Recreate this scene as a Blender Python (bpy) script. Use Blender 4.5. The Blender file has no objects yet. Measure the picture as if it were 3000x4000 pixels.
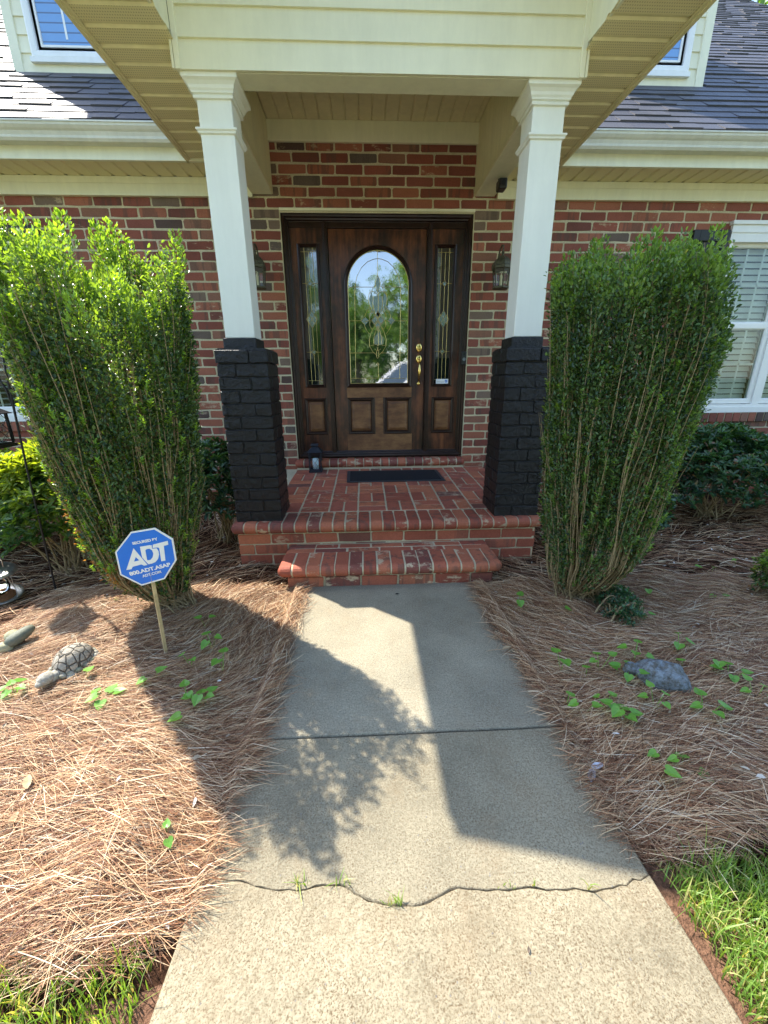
import bpy, bmesh, math, random
import numpy as np
from math import sin, cos, pi, radians, sqrt, atan2
from mathutils import Vector, Matrix
random.seed(7); rng = np.random.default_rng(11)
scene = bpy.context.scene
COL = scene.collection

# ------------------------------------------------------------------ camera
CAM = dict(x=-.1511, y=-4.3098, z=1.2694, f=1579.68, pitch=-18.3261, yaw=2.4911, roll=-.4968)
def cam_axes():
    p, yw, r = map(radians, (CAM['pitch'], CAM['yaw'], CAM['roll']))
    F = np.array([sin(yw)*cos(p), cos(yw)*cos(p), sin(p)]); R = np.array([cos(yw), -sin(yw), 0.]); U = np.cross(R, F)
    return R*cos(r)+U*sin(r), -R*sin(r)+U*cos(r), F
cR, cU, cF = cam_axes(); cC = np.array([CAM['x'], CAM['y'], CAM['z']])
cam = bpy.data.cameras.new('camera'); co = bpy.data.objects.new('camera', cam); COL.objects.link(co)
cam.sensor_fit = 'VERTICAL'; cam.sensor_height = 24; cam.lens = 24*CAM['f']/4000
cam.clip_start = .02; cam.clip_end = 600
co.matrix_world = Matrix(((cR[0], cU[0], -cF[0], cC[0]), (cR[1], cU[1], -cF[1], cC[1]), (cR[2], cU[2], -cF[2], cC[2]), (0, 0, 0, 1)))
scene.camera = co
# measuring helpers: a photo pixel (3000x4000) to the real point on a known ground level or wall plane
def gp(px, py, Z=0.):
    v = cR*(px-1500)/CAM['f']-cU*(py-2000)/CAM['f']+cF
    return cC+v*((Z-cC[2])/v[2])
def wp(px, py, Y):
    v = cR*(px-1500)/CAM['f']-cU*(py-2000)/CAM['f']+cF
    return cC+v*((Y-cC[1])/v[1])

# ------------------------------------------------------------------ light
SUNV = Vector((.545, -.458, -1)).normalized()
w = bpy.data.worlds.new('World'); scene.world = w; w.use_nodes = True
nt = w.node_tree; nt.nodes.clear()
sky = nt.nodes.new('ShaderNodeTexSky'); sky.sky_type = 'NISHITA'; sky.sun_disc = False
sky.sun_elevation = math.asin(-SUNV.z); sky.sun_rotation = atan2(-SUNV.x, -SUNV.y)
sky.air_density = 1.0; sky.dust_density = .9; sky.ozone_density = 1.0
bg = nt.nodes.new('ShaderNodeBackground'); bg.inputs[1].default_value = .15
ow = nt.nodes.new('ShaderNodeOutputWorld'); nt.links.new(sky.outputs[0], bg.inputs[0]); nt.links.new(bg.outputs[0], ow.inputs[0])
sl = bpy.data.lights.new('sun', 'SUN'); sl.energy = 3.2; sl.angle = radians(.55); sl.color = (1, .94, .84)
so = bpy.data.objects.new('sun', sl); COL.objects.link(so); so.rotation_euler = SUNV.to_track_quat('-Z', 'Y').to_euler(); so.location = (-6, 6, 14)
scene.view_settings.view_transform = 'Standard'; scene.view_settings.look = 'None'
scene.view_settings.gamma = 1; scene.view_settings.exposure = 1.96
scene.cycles.max_bounces = 8; scene.cycles.diffuse_bounces = 4; scene.cycles.glossy_bounces = 4; scene.cycles.transparent_max_bounces = 8

# ------------------------------------------------------------------ material tools
class NM:
    def __init__(s, name):
        s.m = bpy.data.materials.new(name); s.m.use_nodes = True; s.t = s.m.node_tree; s.t.nodes.clear()
        s.out = s.n('ShaderNodeOutputMaterial'); s.b = s.n('ShaderNodeBsdfPrincipled'); s.l(s.b, s.out)
    def n(s, k, **kw):
        q = s.t.nodes.new(k)
        for a, v in kw.items(): setattr(q, a, v)
        return q
    def l(s, a, b, i=0, o=0):
        a = a.outputs[o] if hasattr(a, 'outputs') else a
        b = b.inputs[i] if hasattr(b, 'inputs') else b
        s.t.links.new(a, b)
    def coord(s, scale=(1, 1, 1), kind='Object'):
        tc = s.n('ShaderNodeTexCoord'); mp = s.n('ShaderNodeMapping'); mp.inputs['Scale'].default_value = scale
        s.l(tc.outputs[kind], mp); return mp.outputs[0]
    def noise(s, scale, detail=3, rough=.6, vec=None, w=None):
        q = s.n('ShaderNodeTexNoise'); q.inputs['Scale'].default_value = scale; q.inputs['Detail'].default_value = detail; q.inputs['Roughness'].default_value = rough
        if vec is None: vec = s.coord()
        s.l(vec, q.inputs['Vector']); return q.outputs[0]
    def attr(s, name='rnd'):
        q = s.n('ShaderNodeAttribute'); q.attribute_name = name; return q.outputs['Fac']
    def ramp(s, fac, stops, interp='LINEAR'):
        q = s.n('ShaderNodeValToRGB'); e = q.color_ramp; e.interpolation = interp
        while len(e.elements) < len(stops): e.elements.new(.5)
        for el, (p, c) in zip(e.elements, stops):
            el.position = p; el.color = (c, c, c, 1) if isinstance(c, (int, float)) else (*c, 1)
        s.l(fac, q.inputs[0]); return q.outputs[0]
    def mix(s, fac, a, b, mode='MIX'):
        q = s.n('ShaderNodeMix', data_type='RGBA', blend_type=mode)
        for v, i in ((fac, 0), (a, 6), (b, 7)):
            if isinstance(v, (int, float)): q.inputs[i].default_value = v if i == 0 else (v, v, v, 1)
            elif isinstance(v, tuple): q.inputs[i].default_value = (*v, 1)
            else: s.l(v, q.inputs[i])
        return q.outputs[2]
    def math(s, op, a, b=0.):
        q = s.n('ShaderNodeMath', operation=op)
        for v, i in ((a, 0), (b, 1)):
            if isinstance(v, (int, float)): q.inputs[i].default_value = v
            else: s.l(v, q.inputs[i])
        return q.outputs[0]
    def bump(s, h, dist=.002, strength=1.):
        q = s.n('ShaderNodeBump'); q.inputs['Distance'].default_value = dist; q.inputs['Strength'].default_value = strength
        s.l(h, q.inputs['Height']); s.l(q, s.b.inputs['Normal']); return q
    def set(s, color=None, rough=.6, metal=0., spec=.5, **kw):
        if color is not None:
            if isinstance(color, tuple): s.b.inputs['Base Color'].default_value = (*color, 1)
            else: s.l(color, s.b.inputs['Base Color'])
        if isinstance(rough, (int, float)): s.b.inputs['Roughness'].default_value = rough
        else: s.l(rough, s.b.inputs['Roughness'])
        s.b.inputs['Metallic'].default_value = metal; s.b.inputs['Specular IOR Level'].default_value = spec
        return s
def simple(name, c, rough=.6, metal=0., spec=.5, var=.12, nscale=30, bump=0., bscale=200):
    q = NM(name); n = q.noise(nscale, 4)
    col = q.mix(1., tuple(c), q.ramp(n, [(.25, 1-var), (.75, 1+var*.4)]), 'MULTIPLY')
    q.set(col, rough, metal, spec)
    if bump: q.bump(q.noise(bscale, 3), bump)
    return q.m
def brick_mat(name, stops, mark=.5, pale=.25, rough=.8, bandx=22, bumpd=.0025, selp=.14):
    q = NM(name); r = q.attr()
    base = q.ramp(r, stops, 'CONSTANT')
    r2 = q.math('FRACT', q.math('MULTIPLY', r, 37.7))
    tc = q.n('ShaderNodeTexCoord'); mp = q.n('ShaderNodeMapping'); mp.inputs['Scale'].default_value = (bandx, bandx, 3)
    cb = q.n('ShaderNodeCombineXYZ'); q.l(r2, cb.inputs[2]); q.l(r2, cb.inputs[0])
    va = q.n('ShaderNodeVectorMath', operation='MULTIPLY_ADD'); q.l(cb, va.inputs[0]); va.inputs[1].default_value = (40, 40, 40); q.l(tc.outputs['Object'], va.inputs[2])
    q.l(va, mp); band = q.noise(1., 2, .5, mp.outputs[0])
    dark = q.math('MULTIPLY', q.ramp(band, [(.52, 0), (.6, 1)]), q.ramp(r2, [(.45, 0), (.5, mark)], 'CONSTANT'))
    c1 = q.mix(dark, base, (.085, .062, .05))
    fine = q.noise(90, 5, .7); c2 = q.mix(1., c1, q.ramp(fine, [(.2, .72), (.8, 1.22)]), 'MULTIPLY')
    sm = q.noise(11, 6, .7, q.coord((1, 1, 2.2))); sel = q.ramp(q.math('FRACT', q.math('MULTIPLY', r, 91.3)), [(.0, 1), (selp, 0)], 'CONSTANT')
    c3 = q.mix(q.math('MULTIPLY', q.math('MULTIPLY', q.ramp(sm, [(.54, 0), (.62, 1)]), sel), pale*2.4), c2, (.55, .42, .27))
    blot = q.ramp(q.noise(5, 3), [(.3, .86), (.7, 1.1)]); c4 = q.mix(1., c3, blot, 'MULTIPLY')
    q.set(c4, rough, 0, .35); q.bump(q.math('ADD', q.noise(160, 4), q.noise(35, 3)), bumpd, .8); return q.m
M = {}
M['brick'] = brick_mat('wall_brick', [(0, (.28, .085, .055)), (.16, (.21, .062, .042)), (.3, (.32, .11, .065)), (.46, (.25, .08, .055)), (.6, (.35, .125, .075)), (.72, (.18, .062, .046)), (.8, (.26, .12, .078)), (.88, (.19, .13, .095)), (.93, (.13, .095, .075)), (.97, (.10, .06, .05))])
M['paver'] = brick_mat('porch_brick', [(0, (.42, .125, .07)), (.3, (.34, .095, .055)), (.55, (.48, .16, .08)), (.8, (.38, .115, .072)), (.95, (.21, .08, .055))], mark=.35, pale=.25, selp=.2)
M['nosing'] = brick_mat('bullnose_brick', [(0, (.37, .105, .058)), (.3, (.30, .078, .045)), (.55, (.42, .135, .07)), (.85, (.22, .07, .05))], mark=.5, pale=.38, rough=.7, selp=.36)
def black_brick():
    q = NM('black_painted_brick'); n = q.noise(50, 5, .7)
    q.set(q.ramp(n, [(.3, (.003, .0033, .004)), (.6, (.007, .007, .0075)), (.78, (.024, .019, .013))]), .38, 0, .45); q.bump(q.math('ADD', q.math('MULTIPLY', q.noise(28, 4), 2.5), q.noise(160, 4)), .005); return q.m
M['blackbrick'] = black_brick()
def mortar():
    q = NM('mortar'); n = q.noise(120, 5, .7)
    c = q.mix(1., q.ramp(n, [(.25, (.42, .36, .23)), (.7, (.66, .59, .40))]), q.ramp(q.noise(3, 3), [(.3, .8), (.7, 1.1)]), 'MULTIPLY'); q.set(c, .95, 0, .2); q.bump(n, .003); return q.m
M['mortar'] = mortar()
def paint(name, c, rough=.45, grime=.1, speck=0.):
    q = NM(name); n = q.mix(.5, q.noise(2.5, 6, .7), q.noise(1., 5, .7, q.coord((14, 14, 2)))); f = q.noise(60, 4)
    col = q.mix(1., c, q.ramp(n, [(.36, 1-grime*1.2), (.62, 1.02)]), 'MULTIPLY')
    q.set(col, rough, 0, .4); q.bump(f, .0006, .5); return q.m
M['siding'] = paint('cream_siding', (.82, .78, .57), .5, .08)
M['trim'] = paint('cream_trim', (.82, .79, .58), .42, .1)
M['soffit'] = paint('tan_soffit', (.84, .75, .46), .5, .12)
M['ceiling'] = paint('porch_ceiling_vinyl', (.80, .71, .48), .5, .12)
M['white'] = paint('white_column_paint', (.84, .83, .73), .38, .05)
M['winwhite'] = paint('window_vinyl', (.80, .80, .76), .35, .05)
M['gutter'] = paint('gutter_aluminium', (.74, .73, .62), .35, .14)
def perf():
    q = NM('perforated_soffit')
    v = q.n('ShaderNodeTexVoronoi'); v.inputs['Scale'].default_value = 1; v.inputs['Randomness'].default_value = 0
    q.l(q.coord((85, 60, 60)), v.inputs['Vector'])
    h = q.ramp(v.outputs['Distance'], [(.12, 0), (.3, 1)])
    q.set(q.mix(h, (.46, .38, .22), (.82, .73, .44)), .6, 0, .3); return q.m
M['perf'] = perf()
def shingle():
    q = NM('asphalt_shingle'); r = q.attr(); g = q.noise(420, 2, .8)
    c = q.mix(1., q.ramp(r, [(0, (.045, .045, .052)), (.5, (.06, .058, .068)), (1, (.07, .068, .075))]), q.ramp(g, [(.3, .62), (.7, 1.35)]), 'MULTIPLY')
    c = q.mix(1., c, q.ramp(q.noise(1.6, 4), [(.3, .86), (.7, 1.08)]), 'MULTIPLY'); q.set(c, .55, 0, .62); q.bump(g, .0012); return q.m
M['shingle'] = shingle()
def wood():
    q = NM('stained_mahogany'); g = q.noise(1., 6, .7, q.coord((28, 28, 1.6))); b = q.noise(1., 5, .65, q.coord((5, 5, 2.6)))
    c = q.ramp(q.mix(.62, g, b), [(.37, (.010, .0045, .003)), (.46, (.042, .014, .007)), (.56, (.12, .038, .016)), (.69, (.24, .088, .03))])
    q.set(c, .36, 0, .4); q.b.inputs['Coat Weight'].default_value = .15; q.b.inputs['Coat Roughness'].default_value = .2; q.bump(g, .0012); return q.m
M['wood'] = wood()
def wood_light():
    q = NM('stained_mahogany_worn'); g = q.noise(1., 6, .7, q.coord((6, 6, 16))); b = q.noise(4., 4, .6)
    c = q.ramp(q.mix(.5, g, b), [(.3, (.05, .022, .012)), (.46, (.14, .062, .027)), (.6, (.25, .125, .05)), (.75, (.32, .17, .07))])
    q.set(c, .45, 0, .3); q.b.inputs['Coat Weight'].default_value = .06; q.b.inputs['Coat Roughness'].default_value = .2; q.bump(g, .001); return q.m
M['woodlight'] = wood_light()
M['darkwood'] = simple('dark_door_moulding', (.028, .012, .008), .3, 0, .35, .6, 12)
def glass_pane(name, base, ior, wave, strength, rough=.02):
    q = NM(name); q.set(base, rough, 0, .5); q.b.inputs['IOR'].default_value = ior
    if wave: q.bump(q.mix(.5, q.noise(wave, 4, .6), q.noise(wave*4, 3, .7)), strength)
    return q.m
M['doorglass'] = glass_pane('leaded_glass', (.012, .02, .014), 3.7, 7, .00018, .003)
M['bevelglass'] = glass_pane('bevelled_glass', (.02, .06, .02), 2.8, 45, .002)
M['carglass'] = glass_pane('car_glass', (.03, .04, .045), 1.5, 0, 0)
M['sideglass'] = glass_pane('sidelight_glass', (.010, .016, .013), 2.5, 9, .0003)
def winglass(name, refl):
    q = NM(name); tr = q.n('ShaderNodeBsdfTransparent'); gl = q.n('ShaderNodeBsdfGlossy'); gl.inputs['Roughness'].default_value = .01
    tr.inputs[0].default_value = (.86, .9, .88, 1)
    fr = q.n('ShaderNodeFresnel'); fr.inputs['IOR'].default_value = refl; mx = q.n('ShaderNodeMixShader')
    q.l(fr, mx, 0); q.l(tr, mx, 1); q.l(gl, mx, 2); q.l(mx, q.out); return q.m
M['winglass'] = winglass('window_glass', 1.28)
M['blueglass'] = winglass('dormer_glass', 2.6)
M['clearglass'] = winglass('lantern_glass', 1.22)
M['brass'] = simple('polished_brass', (.85, .6, .2), .22, 1., .5, .15, 60)
M['came'] = simple('brass_came', (.82, .66, .26), .35, .6, .5, .1)
M['blind'] = simple('blind_slat', (.78, .78, .72), .5, 0, .4, .05)
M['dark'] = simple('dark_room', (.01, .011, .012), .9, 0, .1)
M['blackmetal'] = simple('black_iron', (.012, .012, .014), .42, .3, .5, .3, 60, .0006)
M['blackplastic'] = simple('black_plastic', (.012, .013, .016), .35, 0, .5)
M['greymetal'] = simple('grey_button', (.2, .22, .25), .3, .5, .5)
M['shutter'] = simple('black_shutter_paint', (.007, .008, .009), .45, 0, .4)
M['lanternpaint'] = simple('matte_navy_black', (.018, .022, .03), .5, .1, .4, .2)
def candle():
    q = NM('candle_wax'); q.set((.62, .78, .82), .5, 0, .4); q.b.inputs['Subsurface Weight'].default_value = .2; return q.m
M['candle'] = candle()
M['verdigris'] = simple('aged_bronze', (.10, .095, .06), .55, .4, .5, .5, 60, .001)
M['bulb'] = simple('lamp_socket', (.7, .62, .4), .4)
M['tin'] = simple('weathered_tin', (.5, .5, .46), .3, .85, .5, .35, 50, .0008)
M['seed'] = simple('bird_seed', (.22, .1, .04), .9, 0, .2, .6, 300, .003)
M['signblue'] = simple('sign_blue', (.012, .16, .62), .4, 0, .5, .04)
M['signwhite'] = simple('sign_white', (.80, .78, .72), .45, 0, .5, .05)
M['stake'] = simple('pine_stake', (.52, .38, .18), .7, 0, .3, .35, 25, .001)
M['sticker'] = simple('sticker_white', (.75, .78, .8), .5)
def rubber():
    q = NM('rubber_mat'); n = q.noise(260, 3, .8); q.set(q.ramp(n, [(.35, (.006, .007, .009)), (.7, (.026, .03, .036))]), .75, 0, .3); q.bump(n, .004); return q.m
M['mat'] = rubber(); M['matrim'] = simple('rubber_rim', (.035, .04, .045), .5)
def concrete(name, c0, c1, pit, stain, agg):
    q = NM(name); a = q.noise(105, 6, .75); v = q.n('ShaderNodeTexVoronoi'); v.inputs['Scale'].default_value = 130; q.l(q.coord(), v.inputs['Vector'])
    base = q.ramp(a, [(.28, c0), (.66, c1)])
    big = q.noise(2.2, 6, .7); base = q.mix(1., base, q.ramp(big, [(.3, 1-stain), (.6, 1.04)]), 'MULTIPLY')
    gr = q.noise(210, 4, .8); pitm = q.math('MULTIPLY', q.ramp(gr, [(.40, 1), (.47, 0)]), q.ramp(q.noise(6, 3), [(.3, .35), (.6, 1)]))
    base = q.mix(q.math('MULTIPLY', pitm, pit), base, (.13, .09, .05))
    st = q.n('ShaderNodeTexVoronoi'); st.inputs['Scale'].default_value = 75; q.l(q.coord(), st.inputs['Vector'])
    sel = q.math('MULTIPLY', q.ramp(st.outputs['Distance'], [(.1, 1), (.2, 0)]), q.ramp(q.noise(31, 2), [(.55, 0), (.62, 1)]))
    base = q.mix(q.math('MULTIPLY', sel, agg), base, (.16, .16, .17))
    br = q.ramp(q.noise(4.5, 7, .8, q.coord((1, .8, 1))), [(.5, 0), (.68, 1)]); base = q.mix(q.math('MULTIPLY', br, .28*stain*3), base, (.26, .18, .1))
    q.set(base, .9, 0, .25); q.bump(q.math('ADD', gr, a), .0035, .8); return q.m
M['concA'] = concrete('walk_concrete_smooth', (.22, .195, .135), (.41, .37, .27), .85, .32, 1.)
M['concB'] = concrete('walk_concrete_mid', (.185, .16, .105), (.385, .34, .235), .95, .36, .8)
M['concC'] = concrete('walk_concrete_worn', (.19, .155, .095), (.41, .355, .24), 1., .34, .6)
M['crackdirt'] = simple('crack_dirt', (.13, .085, .05), .95, 0, .1, .5, 200, .003)
M['clay'] = simple('red_clay', (.20, .11, .07), .95, 0, .1, .7, 70, .012, 160)
M['mulch'] = simple('decayed_straw_soil', (.05, .024, .013), .95, 0, .1, .6, 60, .01, 90)
M['lawn'] = simple('lawn_ground', (.12, .15, .05), .95, 0, .1, .4, 12, .01, 60)
def needle():
    q = NM('pine_needle'); r = q.attr()
    c = q.ramp(r, [(0, (.055, .024, .013)), (.22, (.16, .066, .034)), (.4, (.33, .16, .075)), (.56, (.54, .335, .175)), (.76, (.72, .545, .34)), (1, (.92, .83, .64))])
    q.set(c, .6, 0, .3); return q.m
M['needle'] = needle()
def leafmat(name, stops, tipc, rough=.35, trans=.5, spec=.5, tcol=None):
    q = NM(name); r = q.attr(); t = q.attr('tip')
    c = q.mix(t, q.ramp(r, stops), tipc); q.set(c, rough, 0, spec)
    tr = q.n('ShaderNodeBsdfTranslucent'); q.l(q.mix(1., c, tcol or (2.1, 1.9, .5), 'MULTIPLY'), tr.inputs[0])
    mx = q.n('ShaderNodeMixShader'); mx.inputs[0].default_value = trans; q.l(q.b, mx, 1); q.l(tr, mx, 2); q.l(mx, q.out); return q.m
M['holly'] = leafmat('holly_leaf', [(0, (.020, .042, .022)), (.35, (.050, .100, .038)), (.65, (.095, .175, .055)), (.86, (.16, .24, .09)), (.94, (.24, .28, .15)), (.975, (.40, .19, .07)), (1, (.36, .17, .06))], (.34, .55, .06), .28, .42)  # lime end colour serves both new shoots and the painted sunlit crown
M['azalea'] = leafmat('azalea_leaf', [(0, (.03, .08, .025)), (.5, (.06, .14, .03)), (1, (.12, .21, .04))], (.30, .38, .04), .35, .42)
M['laurel'] = leafmat('laurel_leaf', [(0, (.02, .055, .03)), (.6, (.04, .10, .045)), (.93, (.07, .15, .05)), (.95, (.28, .17, .1)), (1, (.22, .13, .08))], (.07, .19, .03), .3, .25)
M['seedling'] = leafmat('seedling_leaf', [(0, (.09, .28, .05)), (1, (.16, .36, .06))], (.2, .42, .06), .4, .4)
M['grass'] = leafmat('grass_blade', [(0, (.08, .16, .03)), (.5, (.15, .27, .05)), (.76, (.24, .34, .09)), (.86, (.5, .42, .2)), (1, (.6, .5, .3))], (.3, .46, .09), .45, .4)
M['treeleaf'] = leafmat('tree_leaf', [(0, (.04, .10, .02)), (.5, (.07, .16, .03)), (1, (.13, .24, .05))], (.18, .30, .05), .45, .4)
M['dryleaf'] = simple('dry_leaf', (.42, .30, .17), .7, 0, .3, .4, 50)
M['orangeleaf'] = simple('orange_dry_leaf', (.62, .24, .08), .6, 0, .3, .3, 50)
def stemmat(name, a, b):
    q = NM(name); q.set(q.ramp(q.noise(60, 4), [(.3, a), (.7, b)]), .75, 0, .3); q.bump(q.noise(150, 3), .001); return q.m
M['stem'] = stemmat('holly_stem', (.17, .12, .06), (.40, .31, .17))
M['bark'] = stemmat('tree_bark', (.06, .045, .03), (.16, .12, .09))
def statue():
    q = NM('weathered_cast_stone'); n = q.noise(70, 5, .7)
    c = q.mix(q.ramp(q.noise(18, 4), [(.5, 0), (.65, .7)]), q.ramp(n, [(.3, (.20, .18, .14)), (.7, (.48, .45, .37))]), (.16, .17, .08)); q.set(c, .9, 0, .25); q.bump(n, .003); return q.m
M['statue'] = statue()
def shellmat():
    q = NM('carved_turtle_shell'); n = q.noise(70, 5, .7); v = q.n('ShaderNodeTexVoronoi', feature='DISTANCE_TO_EDGE'); v.inputs['Scale'].default_value = 26; v.inputs['Randomness'].default_value = .45; q.l(q.coord((1, 1, .6)), v.inputs['Vector'])
    gv = q.ramp(v.outputs[0], [(.0, 0), (.08, 1)]); c = q.mix(gv, (.15, .13, .10), q.ramp(n, [(.3, (.20, .175, .13)), (.7, (.46, .41, .33))])); q.set(c, .9, 0, .2); q.bump(q.math('ADD', q.math('MULTIPLY', gv, 3.), n), .004); return q.m
M['shellmat'] = shellmat()
def lichen():
    q = NM('lichen_stone'); n = q.noise(55, 5, .7); v = q.noise(38, 6, .8)
    c = q.mix(q.ramp(v, [(.42, 0), (.62, 1)]), q.ramp(n, [(.3, (.05, .05, .042)), (.7, (.15, .14, .12))]), (.22, .26, .29)); q.set(c, .85, 0, .3); q.bump(q.math('ADD', n, v), .006); return q.m
M['lichen'] = lichen()
M['sage'] = simple('sage_glazed_stone', (.16, .17, .12), .6, 0, .4, .3, 20, .002)
M['palestone'] = simple('pale_cast_stone', (.38, .36, .22), .8, 0, .3, .25, 40, .002)
M['debris'] = simple('mica_flake', (.55, .57, .62), .4, 0, .6, .5, 60, .002)
M['carpaint'] = simple('white_car_paint', (.80, .81, .82), .2, 0, .6, .03)
M['tyre'] = simple('tyre_rubber', (.015, .015, .016), .8)
M['asphalt'] = simple('drive_concrete', (.36, .33, .27), .9, 0, .2, .3, 80, .004)

# ------------------------------------------------------------------ object tools
def worldpos(o):
    p = Vector((0, 0, 0))
    while o is not None: p += o.location; o = o.parent
    return p
def link(name, me, parent, mats):
    for m_ in (mats if isinstance(mats, (list, tuple)) else [mats]): me.materials.append(M[m_])
    o = bpy.data.objects.new(name, me); COL.objects.link(o)
    if parent is not None: o.parent = parent
    return o
def tag(o, label=None, cat=None, group=None, kind=None):
    for k, v in (('label', label), ('category', cat), ('group', group), ('kind', kind)):
        if v: o[k] = v
    return o
def thing(name, label, cat, loc=(0, 0, 0), group=None):
    o = bpy.data.objects.new(name, None); COL.objects.link(o); o.location = loc; o.empty_display_size = .1
    return tag(o, label, cat, group)
class MB:
    def __init__(s): s.v = []; s.f = []; s.r = []; s.m = []; s.mi = 0; s.rv = .5
    def poly(s, pts, r=None):
        i = len(s.v); s.v += [tuple(p) for p in pts]; s.f.append(tuple(range(i, i+len(pts)))); s.r.append(s.rv if r is None else r); s.m.append(s.mi)
    def add(s, vs, fs):
        i = len(s.v); s.v += [tuple(p) for p in vs]
        for f in fs: s.f.append(tuple(i+k for k in f)); s.r.append(s.rv); s.m.append(s.mi)
    def box(s, x0, x1, y0, y1, z0, z1):
        s.add([(x0, y0, z0), (x1, y0, z0), (x1, y1, z0), (x0, y1, z0), (x0, y0, z1), (x1, y0, z1), (x1, y1, z1), (x0, y1, z1)],
              [(0, 3, 2, 1), (4, 5, 6, 7), (0, 1, 5, 4), (1, 2, 6, 5), (2, 3, 7, 6), (3, 0, 4, 7)])
    def obox(s, c, ax, ay, az):                       # centre + half vectors
        c, ax, ay, az = map(np.array, (c, ax, ay, az)); P = []
        for k in (-1, 1):
            for a, b in ((-1, -1), (1, -1), (1, 1), (-1, 1)): P.append(c+a*ax+b*ay+k*az)
        s.add(P, [(0, 3, 2, 1), (4, 5, 6, 7), (0, 1, 5, 4), (1, 2, 6, 5), (2, 3, 7, 6), (3, 0, 4, 7)])
    def prism(s, pts, d):                             # planar polygon extruded by vector d
        n = len(pts); a = [np.array(p, float) for p in pts]; b = [p+np.array(d) for p in a]
        s.add(a+b, [tuple(range(n))[::-1], tuple(range(n, 2*n))]+[(i, (i+1) % n, n+(i+1) % n, n+i) for i in range(n)])
    def rings(s, R, cap=True, closed=True):
        n = len(R[0]); fs = []
        for k in range(len(R)-1):
            for i in range(n if closed else n-1): fs.append((k*n+i, k*n+(i+1) % n, (k+1)*n+(i+1) % n, (k+1)*n+i))
        if cap and closed: fs += [tuple(range(n))[::-1], tuple(range((len(R)-1)*n, len(R)*n))]
        s.add([p for r in R for p in r], fs)
    def tube(s, pts, rad, n=6):
        pts = [np.array(p, float) for p in pts]; rad = rad if hasattr(rad, '__len__') else [rad]*len(pts); R = []
        for i, p in enumerate(pts):
            t = pts[min(i+1, len(pts)-1)]-pts[max(i-1, 0)]; t /= np.linalg.norm(t)+1e-9
            a = np.cross(t, (0, 0, 1) if abs(t[2]) < .9 else (1, 0, 0)); a /= np.linalg.norm(a); b = np.cross(t, a)
            R.append([p+rad[i]*(cos(2*pi*k/n)*a+sin(2*pi*k/n)*b) for k in range(n)])
        s.rings(R)
    def lathe(s, c, prof, n=16, ax=(0, 0, 1), ux=(1, 0, 0)):   # prof: (radius, height)
        c = np.array(c, float); ax = np.array(ax, float); ux = np.array(ux, float); uy = np.cross(ax, ux)
        s.rings([[c+ax*h+max(r, 1e-4)*(cos(2*pi*k/n)*ux+sin(2*pi*k/n)*uy) for k in range(n)] for r, h in prof])
    def brick(s, o, u, v, nrm, w, h, d=.012, jit=.0025, rad=.009, rnd=None):   # o: corner; u,v in-plane units; nrm outward
        o, u, v, nrm = (np.array(q, float) for q in (o, u, v, nrm)); s.rv = random.random() if rnd is None else rnd
        out = []
        for cx, cy, sx, sy in ((0, 0, 1, 1), (w, 0, -1, 1), (w, h, -1, -1), (0, h, 1, -1)):
            p1 = (cx+sx*rad, cy); p2 = (cx, cy+sy*rad); q = (cx+sx*rad*.3, cy+sy*rad*.3)
            out += [p2, q, p1] if (sx*sy > 0) else [p1, q, p2]
            if len(out) in (3, 9): out.append(((cx+sx*w*.45), cy if sy > 0 else cy))
        J = [(a+random.uniform(-jit, jit), b+random.uniform(-jit, jit)) for a, b in out]
        cx, cy = w/2, h/2; ins = .0035; tl = random.uniform(-.0015, .0015)
        r0 = [o+u*a+v*b-nrm*.02 for a, b in J]; r1 = [o+u*a+v*b+nrm*(d-.004) for a, b in J]
        r2 = [o+u*(a+(ins if a < cx else -ins))+v*(b+(ins if b < cy else -ins))+nrm*(d+tl*(a-cx)/w) for a, b in J]
        n = len(J); s.add(r0+r1+r2, [(k*n+i, k*n+(i+1) % n, (k+1)*n+(i+1) % n, (k+1)*n+i) for k in (0, 1) for i in range(n)]+[tuple(range(2*n, 3*n))])
    def build(s, name, mats, parent=None, smooth=False, bevel=0, org=None):
        me = bpy.data.meshes.new(name); off = np.array(org if org is not None else (worldpos(parent) if parent else (0, 0, 0)))
        V = np.array(s.v, float)-off
        me.from_pydata([tuple(p) for p in V], [], s.f); me.update()
        bm = bmesh.new(); bm.from_mesh(me); bmesh.ops.recalc_face_normals(bm, faces=bm.faces); bm.to_mesh(me); bm.free()
        at = me.attributes.new('rnd', 'FLOAT', 'FACE'); at.data.foreach_set('value', s.r)
        me.polygons.foreach_set('material_index', s.m)
        if smooth: me.polygons.foreach_set('use_smooth', [True]*len(me.polygons))
        o = link(name, me, parent, mats)
        if org is not None and parent is None: o.location = org
        if bevel:
            b = o.modifiers.new('bevel', 'BEVEL'); b.width = bevel; b.segments = 2; b.limit_method = 'ANGLE'; b.angle_limit = radians(40)
        if smooth is True and not bevel:
            pass
        return o
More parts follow.
